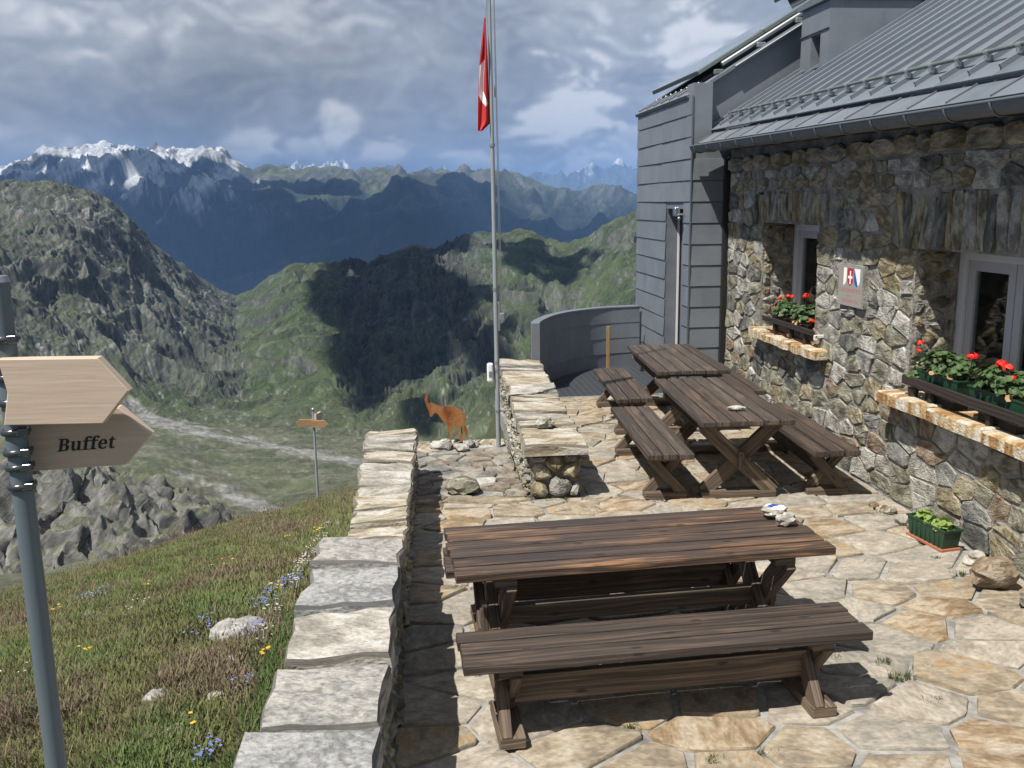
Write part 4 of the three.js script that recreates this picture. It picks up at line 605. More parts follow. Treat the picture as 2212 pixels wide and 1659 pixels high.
// ------------------------------------------------------------------ curved screen and the grating behind the terrace
{
  const sc = thing('curved_metal_screen', 'curved grey metal screen wall beside the annex door', 'screen'), pts = [[1.71, -12.50], [1.80, -12.80], [2.06, -13.36], [2.45, -13.83], [3.0, -14.16], [3.57, -14.28]].map(([x, z]) => V(x, 0, z)), cv = new THREE.CatmullRomCurve3(pts), n = 40, H = 0.93, th = 0.10;
  const P = [], U = [], row = (y, o) => Array.from({ length: n + 1 }, (_, i) => { const t = i / n, p = cv.getPointAt(t), d = cv.getTangentAt(t); return [p.x - d.z * o, y, p.z + d.x * o, t * 3]; });
  const sheet = (A, B) => { for (let i = 0; i < n; i++) for (const q of [A[i], A[i + 1], B[i + 1], A[i], B[i + 1], B[i]]) { P.push(q[0], q[1], q[2]); U.push(q[3], q[1]); } };
  const i0 = row(-0.3, 0), i1 = row(H, 0), o0 = row(-0.3, -th), o1 = row(H, -th); sheet(i0, i1); sheet(i1, o1); sheet(o1, o0);
  for (const k of [0, n]) { for (const q of [i0[k], i1[k], o1[k], i0[k], o1[k], o0[k]]) { P.push(q[0], q[1], q[2]); U.push(q[3], q[1]); } }
  mesh('wall', tri(P, U), ZINC[2], sc);
  for (const y of [0.2, 0.44, 0.68]) { P.length = 0; U.length = 0; sheet(row(y + 0.235, 0.002), row(y, 0.007)); sheet(row(y, 0.007), row(y, 0.001)); mesh('panel_course', tri(P, U), ZINC[1], sc); }
  P.length = 0; U.length = 0; const a = row(H - 0.01, 0.012), b = row(H + 0.008, 0.010), c = row(H + 0.010, -th - 0.010), d = row(H - 0.01, -th - 0.012); sheet(a, b); sheet(b, c); sheet(c, d); mesh('coping', tri(P, U), ZINCROOF[1], sc);
  mesh('end_post', boxUV(box(0.12, 1.3, 0.05, 1.665, 0.3, -12.46, 0.006), 1), ZINC[1], sc);
}
{
  const gr = struct('grating_platform', boxUV(box(2.6, 0.04, 2.9, 2.72, -0.09, -13.43, 0), 0), ZINCDARK);
  const bars = []; for (let z = -14.6; z < -12.02; z += 0.045) bars.push(box(2.1, 0.05, 0.008, 2.6, -0.04, z, 0)); for (let x = 1.62; x < 3.6; x += 0.09) bars.push(box(0.008, 0.045, 2.6, x, -0.042, -13.3, 0));
  stuff(mesh('grating_bars', merge(bars), ZINCTRIM, gr));
  mesh('edge_angle', box(2.2, 0.06, 0.02, 2.55, -0.035, -12.01), GALVPOLE, gr);
}
tag(mesh('wooden_stake', boxUV(box(0.045, 1.0, 0.03, 0, 0.5, 0), 1, 1.2, 0.4), STAKE, scene), 'thin upright wooden stake behind the far left bench', 'stake').position.set(2.60, -0.08, -12.1);
{ const m = tag(mesh('leaning_rod', new THREE.CylinderGeometry(0.004, 0.028, 0.62, 8), BLACK, scene), 'dark tapered rod standing beside the annex door', 'rod'); m.position.set(3.5, 0.24, -13.75); m.rotation.z = -0.06; }
// plaque
{
  const pl = thing('wall_plaque', 'grey stone plaque with three painted shields and red lettering', 'plaque', [WX - 0.012, 1.57, -8.23]);
  const cv = document.createElement('canvas'); cv.width = 320; cv.height = 260; const c = cv.getContext('2d');
  c.fillStyle = '#8e8c86'; c.fillRect(0, 0, 320, 260); for (let i = 0; i < 5000; i++) { const k = 110 + Math.floor(R0() * 60); c.fillStyle = `rgba(${k},${k},${k - 6},0.35)`; c.fillRect(R0() * 320, R0() * 260, 2, 2); }
  const shield = (x, f) => { c.save(); c.beginPath(); c.moveTo(x, 16); c.lineTo(x + 76, 16); c.lineTo(x + 76, 88); c.quadraticCurveTo(x + 74, 118, x + 38, 132); c.quadraticCurveTo(x + 2, 118, x, 88); c.closePath(); c.clip(); f(x); c.restore(); };
  shield(30, (x) => { c.fillStyle = '#8f8c80'; c.fillRect(x, 0, 38, 140); c.fillStyle = '#eceae4'; c.fillRect(x + 36, 0, 40, 140); });
  shield(118, (x) => { c.fillStyle = '#a02c33'; c.fillRect(x, 0, 76, 140); c.fillStyle = '#efeae2'; c.fillRect(x + 30, 34, 15, 84); c.fillRect(x + 9, 66, 57, 17); });
  shield(206, (x) => { c.fillStyle = '#e9e9ea'; c.fillRect(x, 0, 76, 140); c.fillStyle = '#1f4f9c'; c.beginPath(); c.moveTo(x, 16); c.lineTo(x + 60, 140); c.lineTo(x, 140); c.closePath(); c.fill(); });
  c.fillStyle = '#a5565a'; c.textAlign = 'center'; c.font = 'bold 34px serif'; c.fillText('CADLIMOHÜTTE', 160, 172); c.font = 'bold 26px serif'; c.fillText('S.A.C.', 160, 204); c.font = 'bold 32px serif'; c.fillText('SEKTION UTO', 160, 240);
  const t = new THREE.CanvasTexture(cv); t.colorSpace = THREE.SRGBColorSpace;
  mesh('slab', boxUV(box(0.06, 0.39, 0.5, 0, 0.195, 0, 0.006), 2), WALLST[5], pl);
  const f = mesh('painted_face', new THREE.PlaneGeometry(0.48, 0.375), std({ map: t, roughness: 0.8 }), pl); f.rotation.y = -Math.PI / 2; f.position.set(-0.034, 0.195, 0);
}
console.log('buildings');

// ------------------------------------------------------------------ tables and benches
function trestle(parent, x, W, H, foot, beam, mat) { // X frame in the plane across the length
  const top = W / 2 - 0.09, bot = foot / 2 - 0.05, y0 = 0.06, y1 = H - 0.05, len = Math.hypot(top + bot, y1 - y0), an = Math.atan2(y1 - y0, top + bot);
  for (const s of [1, -1]) { const g = boxUV(box(0.055, beam, len + 0.06, 0, 0, 0, 0.006), 2, 2, 0.6, R0() * 3, R0() * 3); const m = mesh('leg', g, mat, parent); m.position.set(x + (s > 0 ? 0.0275 : -0.0285), (y0 + y1) / 2, s * (top - bot) / 2); m.rotation.x = s > 0 ? -an : an; }
  board(0.13, 0.06, foot, mat, 'foot', parent, [x, 0.03, 0], 2); board(0.12, 0.055, W - 0.1, mat, 'cross_bearer', parent, [x, H - 0.0285, 0], 2);
}
function makeTable(label, [x, z], turn, L, W, woods, group) {
  const t = thing('picnic_table', label, 'table', [x, 0, z], turn, group), H = 0.74, n = 6, bw = W / n;
  for (let i = 0; i < n; i++) board(L + rr(-0.012, 0.012), 0.045, bw - 0.016, pick(woods), 'board', t, [rr(-0.006, 0.006), H - 0.0225 + rr(-0.002, 0.002), -W / 2 + bw * (i + 0.5)], 0);
  const lx = L / 2 - 0.26; for (const s of [-1, 1]) trestle(t, s * lx, W, H - 0.046, 0.66, 0.125, WOODLEG);
  board(2 * lx + 0.2, 0.11, 0.045, WOODLEG, 'stretcher', t, [0, 0.345, 0], 0); for (const s of [-1, 1]) board(0.035, 0.16, 0.05, WOODLEG, 'wedge', t, [s * (lx + 0.075), 0.345, 0], 1);
  return t;
}
function makeBench(label, [x, z], turn, L, W, woods, group) {
  const t = thing('picnic_bench', label, 'bench', [x, 0, z], turn, group), H = 0.45, n = 3, bw = W / n;
  for (let i = 0; i < n; i++) board(L + rr(-0.012, 0.012), 0.05, bw - 0.013, pick(woods), 'board', t, [rr(-0.006, 0.006), H - 0.025 + rr(-0.002, 0.002), -W / 2 + bw * (i + 0.5)], 0);
  const lx = L / 2 - 0.23; for (const s of [-1, 1]) trestle(t, s * lx, W, H - 0.051, 0.37, 0.085, WOODLEG);
  board(2 * lx - 0.06, 0.15, 0.035, WOODLEG, 'stretcher', t, [0, 0.22, 0], 0); return t;
}
const FAR = Math.PI / 2 - 0.057, TG = 'terrace tables', BG = 'terrace benches';
makeTable('brown plank table standing crosswise in the foreground with two small rocks', [1.172, -4.79], 0.05, 2.04, 0.735, WOODA, TG);
makeBench('plank bench in front of the crosswise foreground table', [1.195, -4.212], 0.043, 2.05, 0.375, [WOODB[0], WOODA[1], WOODB[1]], BG);
makeBench('plank bench mostly hidden behind the crosswise foreground table', [1.175, -5.385], 0.045, 2.06, 0.40, WOODB, BG);
makeTable('dark plank table set lengthwise with one flat pale stone on top', [2.84, -8.30], FAR, 1.96, 0.82, WOODB, TG);
makeTable('dark plank table farthest away near the annex door', [3.09, -10.62], FAR, 1.92, 0.83, WOODB, TG);
makeBench('dark bench left of the table with the pale stone', [2.19, -8.36], FAR + 0.01, 1.90, 0.42, WOODB, BG);
makeBench('dark bench between the stone wall and the table with the pale stone', [3.63, -8.27], FAR, 1.93, 0.42, WOODB, BG);
makeBench('dark bench left of the farthest table beside the stake', [2.44, -10.62], FAR, 1.88, 0.41, WOODB, BG);
makeBench('dark bench along the stone wall beside the farthest table', [3.80, -10.78], FAR, 1.85, 0.38, WOODB, BG);
// rocks on the tables
{
  const m = thing('painted_rock', 'pale rock with white blue white trail mark on foreground table', 'rock', [2.07, 0.742, -4.99], 0.3);
  mesh('rock_body', rockGeo(0.085, 0.035, 0.065, 8.1), CAPST[1], m);
  const cv = document.createElement('canvas'); cv.width = cv.height = 64; const c = cv.getContext('2d'); c.fillStyle = '#eef0f2'; c.fillRect(0, 0, 64, 64); c.fillStyle = '#1c4596'; c.fillRect(0, 20, 64, 22); const t = new THREE.CanvasTexture(cv); t.colorSpace = THREE.SRGBColorSpace;
  const pg = rockGeo(0.085, 0.035, 0.065, 8.1).clone(), p = pg.attributes.position, P = [], U = []; // the painted patch follows the rock's own surface
  const nn = pg.attributes.normal; for (let i = 0; i < p.count; i += 3) { let ok = true; for (let k = 0; k < 3; k++) { const x = p.getX(i + k), z = p.getZ(i + k); if (Math.abs(x) > 0.062 || Math.abs(z) > 0.055 || nn.getY(i + k) < 0.05) ok = false; } if (ok) for (let k = 0; k < 3; k++) { P.push(p.getX(i + k) + nn.getX(i + k) * 0.0015, p.getY(i + k) + nn.getY(i + k) * 0.0015, p.getZ(i + k) + nn.getZ(i + k) * 0.0015); U.push(p.getX(i + k) / 0.124 + 0.5, 0.5 - p.getZ(i + k) / 0.11); } }
  mesh('trail_mark', tri(P, U), std({ map: t, roughness: 0.6 }), m);
}
tag(mesh('table_rock', rockGeo(0.062, 0.042, 0.04, 5.7, 2, 0.4), CAPST[1], scene), 'small jagged white rock on the foreground table corner', 'rock').position.set(2.075, 0.741, -4.83);
tag(mesh('table_rock', rockGeo(0.085, 0.022, 0.035, 2.2), WALLST[2], scene), 'flat pale stone lying on the middle lengthwise table', 'rock').position.set(2.81, 0.741, -7.72);
tag(mesh('path_rock', rockGeo(0.17, 0.09, 0.12, 6.4, 2, 0.2, 0.5), WALLST[0], scene), 'pale green angular rock on the path between the walls', 'rock').position.set(0.40, -0.03, -8.05);

// ------------------------------------------------------------------ flagpole, flag
{
  const fp = thing('flagpole', 'tall galvanised flagpole fixed to the middle stone wall', 'flagpole', [0.872, -0.03, -9.6]);
  mesh('pole', merge([new THREE.CylinderGeometry(0.023, 0.025, 1.7, 16).translate(0, 0.85, 0), new THREE.CylinderGeometry(0.021, 0.0225, 1.5, 16).translate(0, 2.45, 0), new THREE.CylinderGeometry(0.016, 0.020, 2.3, 16).translate(0, 4.35, 0)]), GALVPOLE, fp).rotation.z = 0.004;
  mesh('sleeve', merge([0.42, 0.86, 0.95, 1.72, 3.17].map((y) => new THREE.CylinderGeometry(0.028, 0.028, 0.032, 16).translate(-y * 0.004, y, 0))), GALV, fp);
  mesh('bracket', merge([bar(V(0, 0.42, 0), V(0.13, 0.42, 0), 0.012), bar(V(0, 0.9, 0), V(0.13, 0.9, 0), 0.012)]), GALV, fp);
  const cl = mesh('cleat_cover', new RoundedBoxGeometry(0.068, 0.21, 0.05, 3, 0.024).translate(-0.078, 0.84, 0.02), std({ color: new THREE.Color(0.72, 0.74, 0.74), roughness: 0.45 }), fp); mesh('keyhole', box(0.035, 0.06, 0.01, -0.078, 0.83, 0.046), GALV, cl);
  mesh('winch', merge([box(0.05, 0.075, 0.06, 0.058, 1.43, 0, 0.008), box(0.02, 0.3, 0.04, 0.026, 1.43, 0)]), GALV, fp);
  mesh('halyard', merge([bar(V(0.045, 1.46, 0.01), V(0.02, 5.1, 0.02), 0.004, 5), bar(V(0.062, 1.46, 0.01), V(0.022, 5.1, 0.025), 0.004, 5), bar(V(-0.062, 4.33, 0.02), V(-0.03, 4.72, 0.02), 0.004, 5)]), GALV, fp);
  mesh('pulley', box(0.04, 0.06, 0.03, -0.028, 4.70, 0.0, 0.006), BLACK, fp);
}
{
  const fl = thing('flag', 'red flag with white cross hanging limp from the flagpole', 'flag', [0.872, 3.28, -9.6]);
  const cv = document.createElement('canvas'); cv.width = 128; cv.height = 512; const c = cv.getContext('2d'); c.fillStyle = '#b02a2c'; c.fillRect(0, 0, 128, 512);
  c.fillStyle = '#eee6e6'; c.beginPath(); for (const [i, q] of [[0, 214], [72, 186], [60, 290], [56, 328], [104, 388], [80, 402], [0, 350]].entries()) i ? c.lineTo(...q) : c.moveTo(...q); c.closePath(); c.fill();
  const t = new THREE.CanvasTexture(cv); t.colorSpace = THREE.SRGBColorSpace;
  const m = std({ map: t, roughness: 0.85, side: THREE.DoubleSide }), prof = (v) => [v < 0.37 ? lerp(-0.072, -0.122, v / 0.37) : v < 0.68 ? lerp(-0.122, -0.143, (v - 0.37) / 0.31) : lerp(-0.143, -0.157, (v - 0.68) / 0.32), v < 0.37 ? lerp(-0.062, -0.043, v / 0.37) : v < 0.93 ? lerp(-0.043, -0.026, (v - 0.37) / 0.56) : lerp(-0.026, -0.11, (v - 0.93) / 0.07)];
  const P = [], U = [], nv = 40, nu = 14, pt = (i, j, back) => { const v = j / nv, u = i / nu, [a, b] = prof(v), H = 1.07, k = back ? -1 : 1; const fold = 0.022 * Math.sin(u * 9 + v * 2.5) * sst(0, 0.3, v) + 0.02 * (1 - Math.abs(2 * u - 1)); return [lerp(a, b, u), H * (1 - v), k * (0.012 + fold) + 0.01 * Math.sin(v * 7), u, 1 - v]; };
  for (const back of [false, true]) for (let j = 0; j < nv; j++) for (let i = 0; i < nu; i++) { const q = [pt(i, j, back), pt(i + 1, j, back), pt(i + 1, j + 1, back), pt(i, j + 1, back)], o = back ? [0, 1, 2, 0, 2, 3] : [0, 2, 1, 0, 3, 2]; for (const e of o) { P.push(...q[e].slice(0, 3)); U.push(back ? 0.95 : q[e][3], back ? 0.02 : q[e][4]); } }
  const g = tri(P, U); mesh('cloth', toCreasedNormals(g, 1.2), m, fl);
  const P2 = [], q = [[0.02, 0.46, -0.03], [0.045, 0.34, -0.045], [0.035, 0.32, -0.03], [0.02, 0.33, -0.02]]; for (const e of [0, 1, 2, 0, 2, 3]) P2.push(...q[e]); mesh('corner_fold', tri(P2, new Array(12).fill(0.98)), m, fl);
}
// ------------------------------------------------------------------ ibex cut from rusty plate, on its little cairn
{
  const pts = [[370, 235], [300, 310], [265, 400], [280, 500], [310, 590], [350, 680], [370, 760], [375, 840], [410, 875], [450, 840], [490, 785], [530, 765], [580, 800], [640, 880], [690, 960], [750, 1030], [800, 1080], [830, 1180], [860, 1290], [880, 1360], [880, 1415], [945, 1415], [935, 1290], [950, 1150], [965, 1105], [1010, 1120], [1030, 1150], [1070, 1280], [1110, 1380], [1135, 1480], [1135, 1540], [1205, 1540], [1205, 1440], [1170, 1330], [1145, 1240], [1150, 1165], [1190, 1150], [1215, 1200], [1250, 1320], [1275, 1420], [1285, 1500], [1330, 1500], [1330, 1300], [1300, 1180], [1270, 1060], [1290, 960], [1275, 840], [1220, 760], [1150, 710], [1050, 660], [930, 610], [830, 595], [730, 615], [620, 580], [530, 540], [450, 505], [405, 490], [385, 540], [350, 480], [335, 400], [345, 320]];
  const k = 0.00042, s = new THREE.Shape(pts.map(([x, y]) => new THREE.Vector2((x - 1000) * k, (1540 - y) * k))), g = new THREE.ExtrudeGeometry(s, { depth: 0.008, bevelEnabled: false });
  const m = tag(mesh('ibex_sculpture', boxUV(g.index ? g.toNonIndexed() : g, 0, 0.8, 0.8), RUST, scene), 'flat rusty steel ibex silhouette at the end of the path', 'sculpture'); m.position.set(0.405, 0.065, -9.62); mesh('support_stake', merge([bar(V(0.075, -0.12, -0.012), V(0.075, 0.16, -0.012), 0.006), bar(V(-0.04, -0.06, -0.012), V(-0.045, 0.2, -0.012), 0.006)]), RUST, m); 
  const spots = [[0.22, -9.66, 0.10, 0.05], [0.33, -9.60, 0.08, 0.045], [0.31, -9.72, 0.07, 0.06], [0.44, -9.70, 0.07, 0.05], [0.47, -9.54, 0.10, 0.045], [0.56, -9.62, 0.07, 0.05], [0.62, -9.66, 0.06, 0.03], [0.40, -9.62, 0.06, 0.04]];
  const look = ['leftmost stone', 'front grey stone', 'rear upright stone', 'stone between the hind legs', 'broad front stone', 'stone under the rear hoof', 'small outer right stone', 'stone under the front hoof'];
  spots.forEach(([x, z, a, h], i) => { const q = tag(mesh('cairn_stone', rockGeo(a, h, a * 0.7, 11 + i * 1.7, 1), pick([WALLST[0], WALLST[5], WALLST[2], CAPST[1]]), scene), `${look[i]} of the pile under the rusty ibex`, 'rock', 'stones under the ibex'); q.position.set(x, -0.025, z); q.rotation.y = i * 1.3; });
}
// ------------------------------------------------------------------ signposts
const { FontLoader } = await import('three/addons/loaders/FontLoader.js'); const { TextGeometry } = await import('three/addons/geometries/TextGeometry.js');
const serif = await new FontLoader().loadAsync('fonts/droid/droid_serif_bold.typeface.json');
function arrow(l, h, tip, th, notch = 0) { const s = new THREE.Shape([[0, 0], [l - tip, 0], [l, h / 2], [l - tip, h], [0, h], [notch, h / 2]].map((p) => new THREE.Vector2(...p))), g = new THREE.ExtrudeGeometry(s, { depth: th - 0.004, bevelEnabled: true, bevelThickness: 0.002, bevelSize: 0.002, bevelSegments: 1 }); return boxUV(g.index ? g.toNonIndexed() : g, 0, 0.9, 0.3, R0() * 3, R0() * 3); }
{
  const sp = thing('signpost', 'near signpost with two pale wooden arrow boards on a steel tube', 'signpost', [-0.798, 0.42, -1.9]);
  const CLAMP = std({ color: new THREE.Color(0.16, 0.165, 0.17), roughness: 0.25, metalness: 0.9 });
  const pole = mesh('pole', new THREE.CylinderGeometry(0.0205, 0.0215, 2.02, 24).translate(0, 1.01, 0), POSTM, sp); mesh('cap', new THREE.CylinderGeometry(0.018, 0.022, 0.012, 24).translate(0, 2.026, 0), GALV, pole);
  for (const y of [2.329, 2.277, 2.253, 2.203, 2.143, 2.101, 2.07, 2.03]) { const g = new THREE.TorusGeometry(0.0245, 0.0042, 8, 24); g.rotateX(Math.PI / 2); g.scale(1, 1.7, 1); const b = mesh('clamp_band', merge([g, box(0.02, 0.016, 0.014, 0.022, 0, 0.018, 0.003)]), CLAMP, sp); b.position.y = y - 0.42; b.rotation.z = 0.04; }
  const up = mesh('arrow_board', arrow(0.235, 0.128, 0.052, 0.030, 0.012), LARCH, sp); up.position.set(-0.002, 2.165 - 0.42, 0.012); up.rotation.set(0, 0.0, -0.02); up.userData.label = 'blank upper arrow board';
  const lo = mesh('arrow_board', arrow(0.240, 0.118, 0.056, 0.030, 0), LARCH, sp); lo.position.set(0.010, 2.05 - 0.42, -0.062); lo.rotation.set(0, 0.0, 0.03); lo.userData.label = 'lower arrow board lettered Buffet';
  const tg = new TextGeometry('Buffet', { font: serif, size: 0.0265, depth: 0.0008, curveSegments: 4 }); tg.applyMatrix4(new THREE.Matrix4().set(1, 0.26, 0, 0, 0, 1, 0, 0, 0, 0, 1, 0, 0, 0, 0, 1)); tg.translate(0.052, 0.036, 0.0285); mesh('lettering', tg, BLACK, lo);
}
{
  const z = -20, gy = ground(-2.25, z) - 0.02, sp = thing('signpost', 'distant signpost with two brown arrows at the meadow edge', 'signpost', [-2.22, gy, z]), top = -1.80 - gy;
  mesh('pole', new THREE.CylinderGeometry(0.024, 0.028, top, 12).translate(0, top / 2, 0), GALVPOLE, sp); mesh('cap', new THREE.SphereGeometry(0.04, 10, 8).translate(0, top, 0), GALV, sp);
  const a = mesh('arrow_board', arrow(0.42, 0.15, 0.08, 0.05), STAKE, sp); a.rotation.y = Math.PI - 0.1; a.position.set(0.03, top - 0.36, 0.06);
  const b = mesh('arrow_board', arrow(0.38, 0.15, 0.08, 0.05), STAKE, sp); b.rotation.y = -0.25; b.position.set(-0.04, top - 0.38, 0.03);
  const c = mesh('arrow_board', arrow(0.36, 0.17, 0.08, 0.05), LARCH, sp); c.rotation.y = 1.25; c.position.set(0.02, top - 0.27, 0.04);
}
console.log('objects');

// ------------------------------------------------------------------ flower boxes
const LEAFM = [0, 1, 2].map((i) => new THREE.MeshPhysicalMaterial({ color: new THREE.Color(...[[0.034, 0.085, 0.015], [0.055, 0.11, 0.022], [0.022, 0.055, 0.013]][i]), roughness: 0.6, transmission: 0.25, thickness: 0, side: THREE.DoubleSide }));
const REDP = [std({ color: new THREE.Color(0.75, 0.028, 0.012), roughness: 0.6, side: THREE.DoubleSide }), std({ color: new THREE.Color(0.60, 0.012, 0.010), roughness: 0.6, side: THREE.DoubleSide })];
const SALAD = new THREE.MeshPhysicalMaterial({ color: new THREE.Color(0.22, 0.32, 0.06), roughness: 0.6, transmission: 0.3, thickness: 0, side: THREE.DoubleSide });
const PINKP = std({ color: new THREE.Color(0.62, 0.42, 0.42), roughness: 0.7, side: THREE.DoubleSide }), DRY = std({ color: new THREE.Color(0.33, 0.22, 0.11), roughness: 0.9, side: THREE.DoubleSide });
const POTG = std({ color: new THREE.Color(0.012, 0.045, 0.022), roughness: 0.4 }), POTD = std({ color: new THREE.Color(0.022, 0.014, 0.010), roughness: 0.55 }), TERRA = std({ color: new THREE.Color(0.32, 0.11, 0.06), roughness: 0.85 }), SOIL = std({ color: new THREE.Color(0.03, 0.022, 0.015), roughness: 1 });
function leafGeo(r, n = 7, cup = 0.25) { const P = []; for (let i = 0; i < n; i++) { const a = i / n * 6.283, b = (i + 1) / n * 6.283, ra = r * (i % 2 ? 1 : 0.88), rb = r * ((i + 1) % 2 ? 1 : 0.88); P.push(0, -cup * r, 0, Math.cos(a) * ra, 0, Math.sin(a) * ra, Math.cos(b) * rb, 0, Math.sin(b) * rb); } const g = tri(P); return g; }
function leaves(n, [cx, cy, cz], [sx, sy, sz], r0, r1, rnd) {
  const out = []; for (let i = 0; i < n; i++) { let x, y, z; do { x = rr(-1, 1, rnd); y = rr(-0.5, 1, rnd); z = rr(-1, 1, rnd); } while (x * x + y * y + z * z > 1 || (x * x + y * y + z * z < 0.25 && rnd() < 0.6)); const g = leafGeo(rr(r0, r1, rnd), 7, rr(0.1, 0.4, rnd)); const nrm = V(x * 0.8 + rr(-0.5, 0.5, rnd), 0.75 + y * 0.4, z * 0.8 + rr(-0.5, 0.5, rnd)).normalize(); g.applyQuaternion(new THREE.Quaternion().setFromUnitVectors(V(0, 1, 0), nrm)); g.translate(cx + x * sx, cy + y * sy, cz + z * sz); out.push(g); } return merge(out);
}
function blossom(r, rnd, n = 26) { const out = []; for (let i = 0; i < n; i++) { const a = rnd() * 6.283, c = rr(-0.35, 1, rnd), s = Math.sqrt(1 - c * c), d = V(s * Math.cos(a), c, s * Math.sin(a)); const g = leafGeo(r * 0.38, 5, -0.15); g.applyQuaternion(new THREE.Quaternion().setFromUnitVectors(V(0, 1, 0), d.clone().add(V(rr(-0.3, 0.3, rnd), rr(-0.3, 0.3, rnd), rr(-0.3, 0.3, rnd))).normalize())); g.translate(d.x * r * 0.8, d.y * r * 0.65, d.z * r * 0.8); out.push(g); } return merge(out); }
function trough(parent, w, h, d, mat, saucer) { const s = []; const top = 1.12; const ring = (y, k, o = 0) => [[-d / 2 * k + o, y, -w / 2 * k + o], [d / 2 * k - o, y, -w / 2 * k + o], [d / 2 * k - o, y, w / 2 * k - o], [-d / 2 * k + o, y, w / 2 * k - o]]; const A = ring(0, 1), B = ring(h, top), C = ring(h, top, 0.012), D = ring(h * 0.8, top * 0.97, 0.012), P = []; const q = (X, Y) => { for (let i = 0; i < 4; i++) { const j = (i + 1) % 4; for (const e of [X[i], Y[i], Y[j], X[i], Y[j], X[j]]) P.push(...e); } }; q(A, B); q(B, C); q(C, D); for (const e of [A[0], A[1], A[2], A[0], A[2], A[3]]) P.push(...e); mesh('trough', tri(P), mat, parent); mesh('rim', merge([box(d * top + 0.02, 0.016, 0.014, 0, h, -w / 2 * top), box(d * top + 0.02, 0.016, 0.014, 0, h, w / 2 * top), box(0.014, 0.016, w * top, d / 2 * top, h, 0), box(0.014, 0.016, w * top, -d / 2 * top, h, 0)]), mat, parent);
  const ribs = []; for (let k = 0; k < Math.round(w / 0.05); k++) ribs.push(box(0.008, h * 0.86, 0.01, -d / 2 * 1.075, h * 0.45, -w / 2 + 0.03 + k * 0.05, 0.002)); mesh('ribs', merge(ribs), mat, parent); mesh('soil', box(d * 1.0, 0.01, w * 1.0, 0, h * 0.82, 0, 0), SOIL, parent); if (saucer) mesh('saucer', box(d + 0.035, 0.02, w + 0.035, 0, -0.011, 0, 0.004), TERRA, parent); }
function geranium(name, label, pos, w, h, d, mat, n, heads, rnd, saucer, turn = 0) {
  const t = thing(name, label, 'flower box', pos, turn, 'geranium boxes on the window sills'); trough(t, w, h, d, mat, saucer);
  mesh('foliage', leaves(n, [0, h + 0.07, 0], [d * 0.85, 0.12, w * 0.60], 0.018, 0.036, rnd), LEAFM[0], t); mesh('foliage', leaves(Math.round(n * 0.6), [-0.02, h + 0.08, 0], [d * 0.9, 0.12, w * 0.62], 0.016, 0.032, rnd), LEAFM[1], t); mesh('dry_leaves', leaves(Math.round(n * 0.12), [-0.03, h + 0.02, 0], [d * 0.8, 0.04, w * 0.5], 0.015, 0.03, rnd), DRY, t);
  heads.forEach(([x, y, z, r], i) => { mesh('stem', bar(V(x * 0.4, h, z * 0.8), V(x, y - r * 0.4, z), 0.0035, 5), LEAFM[2], t); const b = mesh('blossom', blossom(r, rnd), REDP[i % 3 === 2 ? 1 : 0], t); b.position.set(x, y, z); });
}
